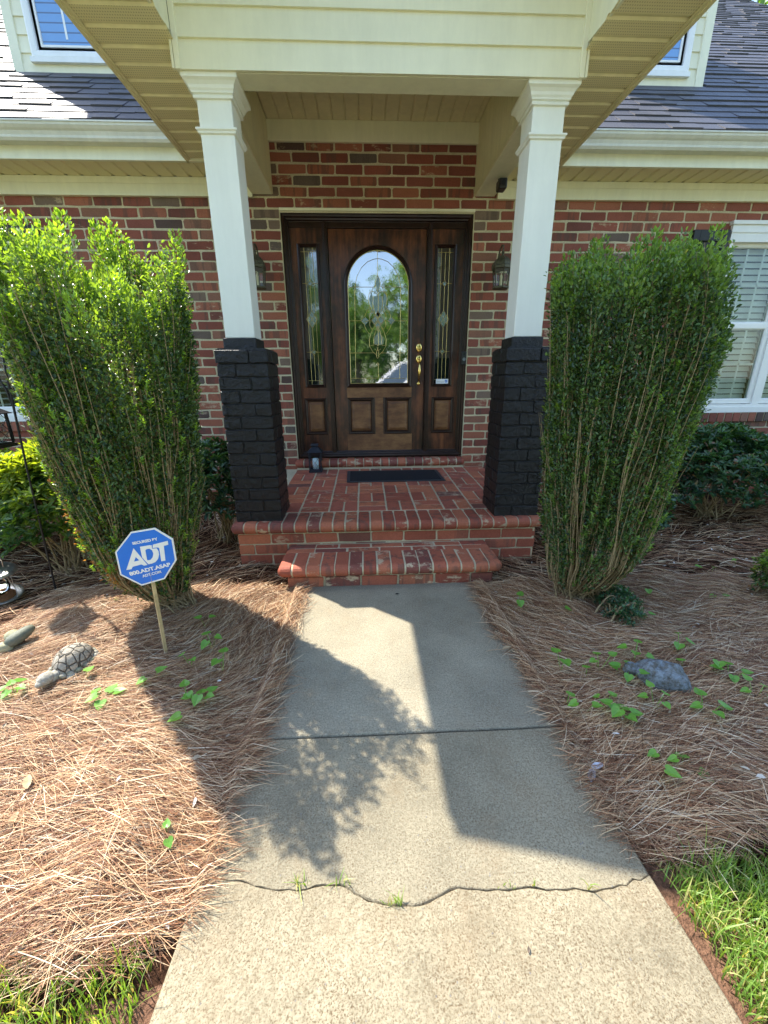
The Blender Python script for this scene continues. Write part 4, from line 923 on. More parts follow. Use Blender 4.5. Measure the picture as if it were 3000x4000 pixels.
for xs, sx in ((-.662, -1), (.652, 1)):
    yv = -1.965
    while yv < -1.62: b = min(yv+.2, -1.62); mb.brick((xs, yv, -.006), (0, 1, 0), (0, 0, 1), (sx, 0, 0), b-yv, .072, .006, .003, .008); yv += .21
mb.build('lower_step', ['nosing', 'mortar'], BP)
mb = MB(); nosing(mb, -.885, .885, -.04, -.150, .470, .088, .0865, True); mb.mi = 1; mb.box(-.87, .87, -.125, -.05, FZ(-.1)-.02, .388); mb.build('door_threshold', ['nosing', 'mortar'], BP)

# ================================================================== THINGS ON AND AROUND THE PORCH
# door mat
pts = [(-.345, -.225), (.575, -.225), (.592, -.64), (-.338, -.64)]
T = thing('door_mat', 'black rubber door mat lying in front of the front door', 'door mat', (.12, -.41, FZ(-.41)))
mb = MB(); mb.prism([(x, yy, FZ(yy)+.003) for x, yy in pts], (0, 0, .006)); mb.build('mat_border', 'matrim', T, bevel=.002)
mb = MB(); mb.prism([(x*.93+.008, (yy+.41)*.86-.41, FZ(yy)+.008) for x, yy in pts], (0, 0, .0035)); mb.build('mat_pad', 'mat', T)
def lantern(name, label, c, w, h, mats, cnd=True, hang=False, rot=0.):
    """square lantern: base, posts, lattice panes, pyramid roof, candle"""
    T = thing(name, label, 'lantern', c); x, yy, z = c; hw = w/2; A = MB()
    ca, sa = cos(rot), sin(rot)
    def R(px, py): return x+px*ca-py*sa, yy+px*sa+py*ca
    def bx(m_, x0, x1, y0, y1, z0, z1):
        P = [R(a, b) for a, b in ((x0, y0), (x1, y0), (x1, y1), (x0, y1))]; m_.prism([(p[0], p[1], z+z0) for p in P], (0, 0, z1-z0))
    bx(A, -hw, hw, -hw, hw, 0, h*.07); bx(A, -hw*.9, hw*.9, -hw*.9, hw*.9, h*.07, h*.10); bt = h*.70; p = hw*.16
    for sx in (-1, 1):
        for sy in (-1, 1): bx(A, sx*hw*.86-p/2, sx*hw*.86+p/2, sy*hw*.86-p/2, sy*hw*.86+p/2, h*.1, bt)
    A.build('lantern_frame', mats, T)
    A = MB(); rr = lambda s_, zz: [(*R(a*s_, b*s_), z+zz) for a, b in ((-hw, -hw), (hw, -hw), (hw, hw), (-hw, hw))]
    A.rings([rr(1.12, bt), rr(1.12, bt+h*.015), rr(.45, bt+h*.17), rr(.45, bt+h*.2), rr(.58, bt+h*.24), rr(.50, bt+h*.28)]); A.build('lantern_roof', mats, T)
    A = MB()
    for face in range(4):
        fa = rot+face*pi/2; fx, fy = cos(fa), sin(fa); nx, ny = sin(fa), -cos(fa)
        def F(u_, v_): return (x+fx*u_+nx*hw*.86, yy+fy*u_+ny*hw*.86, z+v_)
        a, b, c0, c1 = -hw*.78, hw*.78, h*.1, bt
        for k in range(-2, 4):
            s0 = a+k*(b-a)/2.; dz = (c1-c0); du = (b-a)*1.25
            for sg in (1, -1):
                P = []
                for t in np.linspace(0, 1, 25):
                    u_ = s0+t*du if sg > 0 else (a+b)-(s0+t*du)
                    if a <= u_ <= b: P.append(F(u_, c0+t*dz))
                if len(P) > 1: A.tube([P[0], P[-1]], .0013 if w < .2 else .0016, 4)
    A.build('lattice', mats, T)
    if cnd: A = MB(); A.lathe((x, yy, z+h*.10), [(hw*.45, 0), (hw*.46, h*.34), (hw*.40, h*.37), (hw*.1, h*.375)], 16); A.build('candle', 'candle', T, smooth=True)
    return T
lantern('candle_lantern', 'small dark square lantern with a pale candle on the porch beside the mat', (-.668, -.185, FZ(-.185)+.0), .132, .29, 'lanternpaint')
# wall lanterns
def sconce(cx, label):
    cy = YW-.16; T = thing('wall_lantern', label, 'wall light', (cx, YW, 2.2), 'bronze wall lanterns beside the front door'); hw = .070
    A = MB(); n = 6
    def hexr(r, z): return [(cx+r*cos(pi/6+k*pi/3), cy+r*sin(pi/6+k*pi/3)*.95, z) for k in range(6)]
    A.rings([hexr(.060, 2.028), hexr(.078, 2.034), hexr(.078, 2.044), hexr(.062, 2.050)]); A.rings([hexr(.074, 2.186), hexr(.088, 2.192), hexr(.088, 2.212), hexr(.076, 2.220)])
    for k in range(6): a = pi/6+k*pi/3; A.tube([(cx+.063*cos(a), cy+.060*sin(a), 2.048), (cx+.078*cos(a), cy+.074*sin(a), 2.188)], .0055, 5)
    A.build('lantern_frame', 'verdigris', T)
    A = MB(); A.rings([hexr(.082, 2.218), hexr(.078, 2.24), hexr(.060, 2.268), hexr(.030, 2.290), hexr(.012, 2.300), hexr(.010, 2.312), hexr(.016, 2.320), hexr(.008, 2.334)]); A.build('lantern_roof', 'verdigris', T)
    A = MB(); A.rings([hexr(.058, 2.05), hexr(.073, 2.187)], cap=False); A.build('lantern_glass', 'clearglass', T)
    A = MB(); A.tube([(cx, cy, 2.05), (cx, cy, 2.10)], [.012, .010], 8); A.tube([(cx, cy, 2.10), (cx, cy, 2.13), (cx, cy, 2.155)], [.010, .013, .003], 8); A.build('lamp_socket', 'bulb', T)
    A = MB(); A.lathe((cx, YW+.004, 2.24), [(.045, 0), (.05, .006), (.03, .016)], 14, (0, -1, 0)); A.tube([(cx, YW, 2.25), (cx, YW-.03, 2.30), (cx, YW-.07, 2.365), (cx, YW-.12, 2.385), (cx, cy-.01, 2.37), (cx, cy-.005, 2.345), (cx, cy, 2.33)], .0075, 7); A.build('bracket', 'verdigris', T)
sconce(1.105, 'aged bronze wall lantern on the brick right of the front door'); sconce(-1.075, 'aged bronze wall lantern half hidden behind the left porch column')
T = thing('doorbell', 'slim black doorbell with a round button on the right door jamb', 'doorbell', (.838, -.05, 1.44))
A = MB(); A.box(.812, .864, -.078, -.050, 1.388, 1.512); A.build('bell_body', 'blackplastic', T, bevel=.006)
A = MB(); A.lathe((.838, -.078, 1.44), [(.016, 0), (.016, .003), (.013, .003), (.013, .0015)], 18, (0, -1, 0)); A.build('bell_button', 'greymetal', T)
A = MB(); A.lathe((.838, -.078, 1.485), [(.011, 0), (.010, .003)], 16, (0, -1, 0)); A.build('camera_lens', 'mat', T)
T = thing('security_camera', 'black security camera mounted under the right porch beam', 'camera', (.975, -.42, ZB))
A = MB(); A.tube([(.985, -.40, ZB+.001), (.985, -.41, ZB-.03)], [.018, .014], 10); A.build('camera_mount', 'blackplastic', T)
A = MB(); A.box(.952, 1.018, -.50, -.40, ZB-.095, ZB-.022); A.build('camera_body', 'blackplastic', T, bevel=.012)
A = MB(); A.lathe((.985, -.501, ZB-.055), [(.018, 0), (.016, .004), (.010, .003)], 16, (0, -1, 0)); A.build('camera_lens', 'mat', T)

# yard sign
sx0, sy0 = -1.151, -2.613
T = thing('yard_sign', 'blue octagonal security yard sign on a wooden stake in front of the left bush', 'yard sign', (sx0, sy0, 0))
def sz(x, yz): q = wp(420+x*.25316, 2040+yz*.25316, sy0-.004); return (q[0], q[2])
octo = [sz(*q) for q in ((108, 468), (350, 155), (722, 92), (1002, 262), (1058, 590), (878, 882), (520, 986), (188, 822))]
A = MB(); A.prism([(a, sy0, b) for a, b in octo][::-1], (0, .004, 0)); A.build('sign_panel', 'signwhite', T)
cc = np.mean(np.array(octo), 0)
A = MB(); A.prism([(cc[0]+(a-cc[0])*.945, sy0-.0008, cc[1]+(b-cc[1])*.945) for a, b in octo][::-1], (0, .0006, 0)); A.build('sign_face', 'signblue', T)
D_ = [(495, 383), (640, 358), (676, 361), (684, 413), (752, 406), (780, 445), (791, 505), (775, 570), (735, 618), (680, 642), (632, 652), (622, 648), (530, 548)]
Dh = [(578, 436), (600, 418), (645, 412), (685, 438), (703, 490), (692, 545), (660, 583), (613, 592), (603, 575)]
A_ = [(395, 405), (612, 662), (560, 674), (518, 655), (384, 690), (366, 728), (285, 742)]; Ah = [(430, 540), (403, 612), (486, 592)]
T_ = [(695, 350), (925, 290), (933, 350), (864, 368), (889, 595), (826, 607), (792, 398), (762, 392), (692, 402)]
fo = (0, 0, 0)
def logo(loops): return [[sz(*q) for q in lp] for lp in loops]
curve_shape('sign_logo', logo([A_, Ah, D_, Dh, T_]), 'signwhite', T, ((0, sy0-.0012, 0), (1, 0, 0), (0, 0, 1)), .0003)
def sgtext(s, p0, p1, size, bold=.0):
    a = np.array(sz(*p0)); b = np.array(sz(*p1)); u = (b-a)/np.linalg.norm(b-a); c = (a+b)/2; v = np.array([-u[1], u[0]])
    o = curve_shape('sign_lettering', None, 'signwhite', T, ((c[0], sy0-.0012, c[1]), (u[0], 0, u[1]), (v[0], 0, v[1])), .0003, s, size, bold=bold)
    W = np.linalg.norm(b-a); cx = [(Vector(q.co)+worldpos(T)-Vector((c[0], sy0, c[1]))).dot(Vector((u[0], 0, u[1]))) for q in o.data.vertices]; k = W/(max(cx)-min(cx))
    for q in o.data.vertices:
        d = Vector(q.co)+worldpos(T)-Vector((c[0], sy0-.0012, c[1])); U = Vector((u[0], 0, u[1])); q.co = q.co+U*(d.dot(U)*(k-1))
sgtext('SECURED BY', (375, 335), (765, 262), .0165, .0007); sgtext('800.ADT.ASAP', (333, 808), (965, 655), .024, .0009); sgtext('ADT.COM', (535, 840), (823, 768), .0175, .0004)
A = MB(); q0 = sz(700, 930); q1 = sz(890, 2080); A.tube([(q0[0]-.005, sy0+.008, q0[1]+.06), (q1[0], sy0+.008, -.06)], .0095, 4); A.build('wooden_stake', 'stake', T)

# shepherd's hook, hanging lantern, bird feeder lantern at the far left
T = thing('shepherd_hook', 'black iron shepherd hook pole standing left of the left bush', 'garden hook', (-2.095, -1.977, 0))
A = MB(); A.tube([(-2.105, -1.977, -.05), (-2.085, -1.95, .8), (-2.060, -1.92, 1.5), (-2.055, -1.915, 1.62)], [.0055, .0055, .006, .006], 8); A.build('pole', 'blackmetal', T)
A = MB(); A.tube([(-2.078, -1.935, 1.14), (-2.085, -1.935, 1.22), (-2.12, -1.935, 1.32), (-2.18, -1.935, 1.375), (-2.25, -1.935, 1.37), (-2.285, -1.935, 1.32), (-2.27, -1.935, 1.27), (-2.24, -1.935, 1.265)], .006, 7)
A.build('hook_arm', 'blackmetal', T); A = MB(); A.tube([(-2.055, -1.915, 1.62), (-2.04, -1.915, 1.72), (-1.97, -1.915, 1.78), (-1.90, -1.915, 1.74), (-1.895, -1.915, 1.68)], .006, 7); A.build('hook_arm', 'blackmetal', T)
Th = lantern('hanging_lantern', 'black lattice lantern hanging from the shepherd hook at the left edge', (-2.245, -1.935, .915), .15, .26, 'blackmetal', True)
A = MB(); A.tube([(-2.245, -1.935, .915+.25), (-2.245, -1.935, 1.265)], .003, 6); A.build('hanger', 'blackmetal', Th)
A = MB(); A.box(-2.30, -2.19, -1.99, -1.88, .945, 1.085); A.build('lantern_glass', 'clearglass', Th)
bx_, by_ = -2.40, -2.02
T = thing('feeder_lantern', 'weathered tin hurricane lantern bird feeder sitting on the ground below the hook', 'bird feeder', (bx_, by_, .0))
tl = np.array([.16, -.10, 1.]); tl = tl/np.linalg.norm(tl); uxl = unit(np.cross((0, 1, 0), tl)); 
A = MB(); A.lathe((bx_, by_, .012), [(.07, 0), (.105, .012), (.112, .026), (.108, .028), (.09, .016), (.02, .014)], 24, tl, uxl); A.build('seed_tray', 'tin', T, smooth=True)
A = MB(); A.lathe((bx_, by_, .024), [(.085, 0), (.06, .012), (.01, .018)], 18, tl, uxl); A.build('bird_seed', 'seed', T)
A = MB(); A.lathe((bx_, by_, .045), [(.030, 0), (.052, .02), (.057, .045), (.045, .085), (.028, .125), (.026, .15)], 20, tl, uxl); A.build('glass_globe', 'clearglass', T, smooth=True)
A = MB(); A.lathe((bx_, by_, .185), [(.112, 0), (.115, .004), (.095, .016), (.090, .014), (.075, .028), (.070, .026), (.055, .040), (.050, .040), (.048, .062), (.040, .068), (.01, .070)], 28, tl, uxl); A.build('tin_roof', 'tin', T, smooth=True)
A = MB(); c0 = np.array([bx_, by_, 0.])
for a in (0, pi/2, pi, 3*pi/2):
    d = uxl*cos(a)+np.cross(tl, uxl)*sin(a); A.tube([c0+tl*.035+d*.10, c0+tl*.09+d*.098, c0+tl*.14+d*.075, c0+tl*.19+d*.06], .0025, 5)
A.tube([c0+tl*.245+uxl*s_*.058+tl*h_ for s_, h_ in ((-1, 0), (-.98, .04), (-.7, .075), (0, .092), (.7, .075), (.98, .04), (1, 0))], .0028, 6); A.build('wire_frame', 'tin', T)

# turtle statue
def turtle():
    S_ = .78; c = np.array([-1.500, -2.715, .040]); hd = np.array([-.20, -1, 0]); hd = hd/np.linalg.norm(hd); sd = np.array([-hd[1], hd[0], 0])
    T = thing('turtle_statue', 'grey cast stone turtle statue lying on the pine straw at left', 'garden statue', tuple(c))
    N = 40; Rr = 24; V = []; Q = []
    A = MB(); R = []
    for k in range(N+1):
        f = k/N*pi/2; row = []
        for j in range(56):
            a = 2*pi*j/56; l, w_, h_ = .112, .088, .105
            x, y_ = cos(a)*cos(f), sin(a)*cos(f); u, v = x*l, y_*w_
            # scutes: grooves of a hexagon-like grid
            hx = u/.044; row_i = abs((hx+.5) % 1-.5); g1 = math.exp(-((row_i-.5)/.07)**2)*1.0 if abs(v) < 1 else 0
            g2 = math.exp(-((abs(v)-.026)/.0028)**2); g3 = math.exp(-((v)/.003)**2)*(.0)
            st = abs(((u+.022)/.044+.5) % 1-.5); g1 = math.exp(-((row_i-.5)/.06)**2) if abs(v) < .026 else math.exp(-((st-.5)/.06)**2)
            gr_ = 0
            r_ = 1+.03*sin(3*a); p = c+hd*u*r_+sd*v*r_+np.array([0, 0, 1])*(h_*sin(f)**.9-gr_+.02); row.append(p)
        R.append(row)
    A.rings(R); A.build('shell', 'shellmat', T, smooth=True)
    A = MB()
    for j in range(18):
        a = 2*pi*j/18+.1; p = c+hd*.122*cos(a)+sd*.092*sin(a)+np.array([0, 0, .018]); rd = unit(hd*cos(a)+sd*sin(a)); tg = np.cross(rd, (0, 0, 1))
        A.rings([[p+rd*r_*cos(t)+tg*.019*sc*sin(t)+np.array([0, 0, 1])*h_ for t in np.linspace(0, 2*pi, 10, endpoint=False)] for sc, r_, h_ in ((.95, .013, -.01), (1, .014, .0), (.8, .011, .009), (.3, .004, .013))])
    A.build('shell_rim', 'statue', T, smooth=True)
    def ell(A, p, ax, ay, az, nn=14):
        A.rings([[p+ax*cos(f)*cos(t)+ay*cos(f)*sin(t)+az*sin(f) for t in np.linspace(0, 2*pi, nn, endpoint=False)] for f in np.linspace(-pi/2*.97, pi/2*.97, 9)])
    z = np.array([0, 0, 1.]); A = MB(); hh = c+hd*.160-sd*.012+z*.036
    ell(A, hh, hd*.044, sd*.037, z*.034); A.tube([c+hd*.09+z*.02, c+hd*.15-sd*.006+z*.024], [.034, .027], 10); ell(A, hh+hd*.034-z*.006, hd*.024, sd*.020, z*.018)
    A.build('head', 'statue', T, smooth=True)
    for s_ in (-1, 1): A = MB(); ell(A, hh+hd*.012+sd*s_*.028+z*.010, hd*.006, sd*.004, z*.006, 8); A.build('eye', 'dark', T)
    T.scale = (S_, S_, S_)
    for s_, l_ in ((-1, .085), (1, .085), (-1, -.085), (1, -.085)): A = MB(); ell(A, c+hd*l_+sd*s_*.072+z*.004, hd*.032, sd*.022, z*.018); A.build('leg', 'statue', T, smooth=True)
turtle()
def blob(A, p, ax, ay, az, amp, seed, nn=26, m_=16):
    g = random.Random(seed); ph = [(g.uniform(0, 6), g.uniform(1, 4), g.uniform(1, 4)) for _ in range(6)]; R = []
    for f in np.linspace(-pi/2*.98, pi/2*.98, m_):
        row = []
        for t in np.linspace(0, 2*pi, nn, endpoint=False):
            k = 1+amp*sum(sin(a+b*t+c_*f*1.7) for a, b, c_ in [(q[0], round(q[1]), q[2]) for q in ph])/3
            row.append(np.array(p)+k*(np.array(ax)*cos(f)*cos(t)+np.array(ay)*cos(f)*sin(t)+np.array(az)*sin(f)))
        R.append(row)
    A.rings(R)
c = gp(2600, 2660, .04); T = thing('garden_stone', 'blue-grey lichen covered stone half sunk in the pine straw right of the walk', 'stone', (c[0], c[1], 0))
A = MB(); blob(A, (c[0], c[1]+.02, .045), (.092, -.045, 0), (.025, .055, 0), (0, 0, .068), .13, 5, 40, 24); A.build('stone_body', 'lichen', T, smooth=True)
A = MB(); blob(A, (c[0]-.10, c[1]+.075, .045), (.034, -.010, 0), (.008, .024, 0), (0, 0, .03), .1, 6); A.build('stone_lump', 'lichen', T, smooth=True)
T = thing('stone_ornament', 'pale yellow and sage carved stone ornament broken in the straw at the left edge', 'garden ornament', (-1.90, -2.53, 0))
A = MB(); blob(A, (-1.935, -2.50, .06), (.035, .01, 0), (-.01, .03, 0), (0, 0, .03), .08, 8); blob(A, (-1.925, -2.57, .045), (.04, .0, 0), (0, .03, 0), (0, 0, .025), .08, 9); A.build('pale_lobe', 'palestone', T, smooth=True)
A = MB(); P0 = np.array([-1.905, -2.575, .06]); P1 = np.array([-1.86, -2.46, .085]); A.tube([P0+(P1-P0)*t for t in np.linspace(0, 1, 7)], [.020, .030, .032, .030, .028, .024, .014], 9); blob(A, (-1.87, -2.53, .012), (.035, .03, 0), (-.02, .025, 0), (0, 0, .02), .08, 10); A.build('sage_wing', 'sage', T, smooth=True)

# ================================================================== PLANTS
def interp_prof(tab, t): tab = np.array(tab); return np.interp(t, tab[:, 0], tab[:, 1])
def big_bush(name, label, base, prof, topprof, ry, cy_top, nst, seed, brown=(), tk=1.):
    """prof: (z, xL, xR); topprof: (x, ztop)"""
    g = np.random.default_rng(seed); T = thing(name, label, 'bush', (base[0], base[1], 0))
    P = np.array(prof); zmax = P[-1, 0]
    def env(z):
        xl_ = np.interp(z, P[:, 0], P[:, 1]); xr_ = np.interp(z, P[:, 0], P[:, 2]); return (xl_+xr_)/2, np.maximum((xr_-xl_)/2-.042*np.clip(z/.3, 0, 1), .03)
    # stems end at height zt in the direction a at relative radius rr (most near the outside)
    a = g.random(nst)*2*pi; rr = np.clip(1-np.abs(g.normal(0, .22, nst)), .1, 1.0); zt0 = np.where(g.random(nst) < .55, 1.0, g.uniform(.25, 1., nst)**.8)
    ry = ry-.045
    cxt, rxt = env(np.full(nst, zmax)); xe = cxt+rxt*rr*np.cos(a); tx = np.array(topprof); flat_ = lambda t_, y_: 1.27+(t_-1.27)*np.clip((y_+4.31)/1.86, .75, 1.12)
    ztop = flat_(np.interp(xe, tx[:, 0], tx[:, 1]), cy_top+ry*rr*np.sin(a)); ztop = ztop*zt0
    inner = zt0 > .99; ztop = np.where(inner, ztop*(1-.10*(1-rr)*0-g.random(nst)*.06), ztop)
    m = 22; t = np.linspace(0, 1, m); Z = (ztop[:, None])*t[None]
    CX, RX_ = env(Z); tt = Z/zmax; CY = base[1]+(cy_top-base[1])*tt
    ryz = np.interp(Z, [0, .12, .35, .8, zmax], [.05, .14, .26, .85*ry, ry])
    blend = np.clip(Z/.16, 0, 1)
    X = CX+RX_*rr[:, None]*np.cos(a)[:, None]; Y = CY+ryz*rr[:, None]*np.sin(a)[:, None]
    bx0 = base[0]+g.normal(0, .07, nst); by0 = base[1]+g.normal(0, .05, nst)
    X = X*blend+bx0[:, None]*(1-blend); Y = Y*blend+by0[:, None]*(1-blend)
    wob = .008; X += wob*np.sin(Z*9+a[:, None]*5); Y += wob*np.cos(Z*8+a[:, None]*7)
    X += .014*np.sin(Z*(5+3*np.sin(a*31))[:, None]+a[:, None]*17)*np.clip(Z*3, 0, 1); Y += .014*np.cos(Z*(5+3*np.cos(a*29))[:, None]+a[:, None]*13)*np.clip(Z*3, 0, 1)
    L = np.stack([X, Y, Z-.02], -1); rad = np.linspace(1, .22, m)[None]*g.uniform(.0018, .0052, nst)[:, None]
    parts = [(*multi_tube(L, rad, 5), None, None)]
    # side twigs in the lower half
    ns = int(nst*.8); si = g.integers(0, nst, ns); ti = g.integers(4, 15, ns); st_ = L[si, ti]; dv = L[si, np.minimum(ti+6, m-1)]-st_; out = np.stack([np.cos(a[si]), np.sin(a[si])*1., 0*si], -1)
    TW = st_[:, None]+dv[:, None]*np.linspace(0, 1, 5)[None, :, None]+(out+g.normal(0, .5, (ns, 3))*[1, 1, 0])[:, None]*.035*np.linspace(0, 1, 5)[None, :, None]
    tv, tq = multi_tube(TW, np.linspace(1, .5, 5)[None]*np.full((ns, 1), .0022), 4); V0, Q0 = parts[0][0], parts[0][1]
    V = np.concatenate([V0, tv]); Q = np.concatenate([Q0, tq+len(V0)])
    npmesh('bush_stem', V, Q, 'stem', T, org=(base[0], base[1], 0))
    # leaves along the outer stems
    LP = []; per = 120
    s = g.random((nst, per)); s = .12+.88*s**.7
    fi = s*(m-1); i0 = np.clip(fi.astype(int), 0, m-2); fr2 = fi-i0; ii = np.arange(nst)[:, None]
    Pp = L[ii, i0]*(1-fr2[..., None])+L[ii, i0+1]*fr2[..., None]; Dd = unit(L[ii, i0+1]-L[ii, i0])
    Pp = Pp.reshape(-1, 3); Dd = Dd.reshape(-1, 3); zs_ = Pp[:, 2]
    aa = np.repeat(a, per); rrr = np.repeat(rr, per); keep = (g.random(len(Pp)) < np.clip((rrr-.35)*2.2, 0.08, 1)) & (g.random(len(Pp)) < np.clip((zs_-.05)/.5, .0, 1)**.7)
    # a few bare streaks where stems show
    gap = np.sin(aa*9+seed)+.6*np.sin(aa*23+1.3+zs_*3); keep &= (gap > -1.0+.9*np.clip(.9-zs_, 0, 1)*1.6) | (zs_ > 1.05) & (g.random(len(Pp)) < .95)
    Pp = Pp+np.stack([np.cos(aa), np.sin(aa), 0*aa], -1)*(g.random(len(Pp))**1.5*.028)[:, None]+g.normal(0, .006, Pp.shape)
    Pp, Dd, aa, zs_ = Pp[keep], Dd[keep], aa[keep], zs_[keep]; nL = len(Pp); top_z = np.repeat(ztop, per)[keep]
    th = g.random(nL)*2*pi; side = unit(np.cross(Dd, np.stack([np.cos(th), np.sin(th), .1*th], -1))); ld = unit(side+Dd*g.uniform(.35, 1.1, nL)[:, None]); Nn = unit(Dd-side*.5+g.normal(0, .25, (nL, 3)))
    tip = np.clip(1-(top_z-zs_)/.16, 0, 1)*g.uniform(.35, 1, nL)  # lime near stem ends: new growth, plus sunlight put into the leaf colour
    Ln = g.uniform(.014, .023, nL); rn = g.random(nL)*.95
    if brown:
        for bz0, bz1, ba in brown:
            f = (zs_ > bz0) & (zs_ < bz1) & (np.abs(((aa-ba+pi) % (2*pi))-pi) < .22) & (g.random(nL) < .6); rn[f] = 1.; tip[f] = 0
    Bk = [leaf_geo(Pp+side*.002, ld, Nn, Ln, Ln*.56, rn, tip)]
    # a dense outer shell of leaves, thinner low down where the stems show
    nS = 52000; A2 = g.random(nS)*2*pi; z2 = .10+(zmax-.10)*g.random(nS)**.8; C2, R2 = env(z2); r2 = (1.03-np.abs(g.normal(0, .14, nS)))*(1+.06*np.sin(A2*6+z2*5+seed)*np.sin(z2*8+A2*2)+.03*np.sin(A2*15)*np.sin(z2*17)); ry2 = np.interp(z2, [0, .12, .35, .8, zmax], [.05, .14, .26, .85*ry, ry])
    X2 = C2+R2*r2*np.cos(A2); Y2 = base[1]+(cy_top-base[1])*z2/zmax+ry2*r2*np.sin(A2); tz2 = flat_(np.interp(X2, tx[:, 0], tx[:, 1]), Y2)
    zone = np.sin(A2*7+seed+z2*1.5)+.8*np.sin(A2*17+z2*4+1)+.6*np.sin(z2*11+A2*3)
    k2 = (z2 < tz2-.075+.03*np.sin(A2*19+seed)) & (zone > -1.75+2.3*np.clip((.95-z2)/.75, 0, 1)); X2, Y2, z2, A2, tz2 = X2[k2], Y2[k2], z2[k2], A2[k2], tz2[k2]; nS = len(X2)
    outw = np.stack([np.cos(A2), np.sin(A2), 0*A2], -1); d2 = unit(outw*g.uniform(-.1, .9, (nS, 1))+np.array([0, 0, .75])+g.normal(0, .45, (nS, 3))); l3 = g.uniform(.013, .022, nS)
    rn2 = g.random(nS)*.95+.0; clump = .5+.5*np.sin(A2*13+z2*6+np.sin(z2*19)); rn2 = np.clip(rn2*.7+clump*.25, 0, .955)
    for bz0, bz1, ba in brown: f = (z2 > bz0) & (z2 < bz1) & (np.abs(((A2-ba+pi) % (2*pi))-pi) < .16) & (g.random(nS) < .5); rn2[f] = 1.
    Bk.append(leaf_geo(np.stack([X2, Y2, z2], -1), d2, unit(outw+np.array([0, 0, .8])+g.normal(0, .35, (nS, 3))), l3, l3*.58, rn2, np.clip(1-(tz2-z2)/.22, 0, 1)*g.uniform(.3, 1, nS)))  # lime rises towards the bush top: sunlight put into the leaf colour
    # short leafy sprigs of new growth poking out of the surface
    nsp = int(nst*3.2); k = g.integers(0, nst, nsp); k = k[rr[k] > .72]; nsp = len(k); j = g.integers(6, m-1, nsp); b0 = L[k, j]; up_ = unit(np.stack([np.cos(a[k])*.35, np.sin(a[k])*.35, np.ones(nsp)], -1)+g.normal(0, .12, (nsp, 3)))
    hh = g.uniform(.03, .07, nsp); nl = 11; q = np.linspace(.1, 1, nl)[None]*hh[:, None]
    ps = (b0+np.stack([np.cos(a[k]), np.sin(a[k]), 0*a[k]], -1)*.012)[:, None]+up_[:, None]*q[..., None]; th = (np.arange(nl)*2.4)[None]+g.random(nsp)[:, None]*6; ps = ps.reshape(-1, 3); ud = np.repeat(up_, nl, 0); th = th.ravel()
    sd_ = unit(np.cross(ud, np.stack([np.cos(th), np.sin(th), 0*th], -1))); n2 = len(ps); l2 = g.uniform(.013, .021, n2)
    Bk.append(leaf_geo(ps, unit(sd_+ud*g.uniform(.6, 1.3, n2)[:, None]), unit(ud-sd_*.5), l2, l2*.6, g.random(n2)*.9, np.tile(np.linspace(.35, 1, nl), nsp)))
    # upright spires along the top
    K = 46; A3 = g.random(K)*2*pi; r3 = g.uniform(.15, 1., K)**.6; C3, R3 = env(np.full(K, zmax-.1)); X3 = C3+R3*r3*np.cos(A3); Y3 = cy_top+ry*r3*np.sin(A3)*.95; t3 = flat_(np.interp(X3, tx[:, 0], tx[:, 1]), Y3)+g.uniform(-.05, .02, K); h3 = g.uniform(.10, .2, K)
    nq = 95; tq = g.random((K, nq)); w3 = .008+.034*(1-tq)**.8; b3 = g.random((K, nq))*2*pi; lean = g.normal(0, .1, (K, 2))
    PP = np.stack([X3[:, None]+w3*np.cos(b3)+lean[:, :1]*tq*h3[:, None], Y3[:, None]+w3*np.sin(b3)+lean[:, 1:]*tq*h3[:, None], (t3-h3)[:, None]+tq*h3[:, None]], -1).reshape(-1, 3); bb = b3.ravel(); n3 = len(PP)
    o3 = np.stack([np.cos(bb), np.sin(bb), 0*bb], -1); l4 = g.uniform(.014, .023, n3); Bk.append(leaf_geo(PP, unit(o3*g.uniform(.3, 1, (n3, 1))+np.array([0, 0, 1.])+g.normal(0, .2, (n3, 3))), unit(o3+np.array([0, 0, .3])+g.normal(0, .3, (n3, 3))), l4, l4*.56, g.random(n3)*.9, np.clip(.35+.65*tq.ravel(), 0, 1)*g.uniform(.5, 1, n3)))
    Bk = [(a_, b_, c_, d_*tk) for a_, b_, c_, d_ in Bk]  # tk scales shoot lime and painted sunlight together
    V, Q, R_, T_2 = join(Bk); npmesh('foliage', V, Q, 'holly', T, rnd=R_, tip=T_2, org=(base[0], base[1], 0)); return T
topL = [(-1.75, 1.88), (-1.50, 1.90), (-1.45, 1.82), (-1.40, 1.68), (-1.34, 1.66), (-1.29, 1.80), (-1.23, 1.87), (-1.18, 1.78), (-1.14, 1.58), (-1.09, 1.66), (-1.055, 1.76), (-1.02, 1.60), (-.986, 1.68), (-.943, 1.82), (-.903, 1.86), (-.867, 1.74), (-.82, 1.62)]
profL = [(0, -1.42, -1.26), (.093, -1.40, -1.2), (.29, -1.585, -1.12), (.521, -1.645, -1.05), (.778, -1.645, -.985), (1.116, -1.635, -.94), (1.424, -1.625, -.90), (1.6, -1.61, -.885), (1.8, -1.60, -.885)]
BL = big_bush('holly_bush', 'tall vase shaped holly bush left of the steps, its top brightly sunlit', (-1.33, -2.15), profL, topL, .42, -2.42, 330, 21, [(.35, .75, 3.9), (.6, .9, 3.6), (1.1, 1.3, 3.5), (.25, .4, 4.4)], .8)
topR = [(.60, 1.60), (.66, 1.65), (.708, 1.69), (.777, 1.755), (.841, 1.755), (.915, 1.70), (.981, 1.84), (1.049, 1.71), (1.111, 1.83), (1.201, 1.74), (1.275, 1.82), (1.379, 1.76), (1.5, 1.66)]
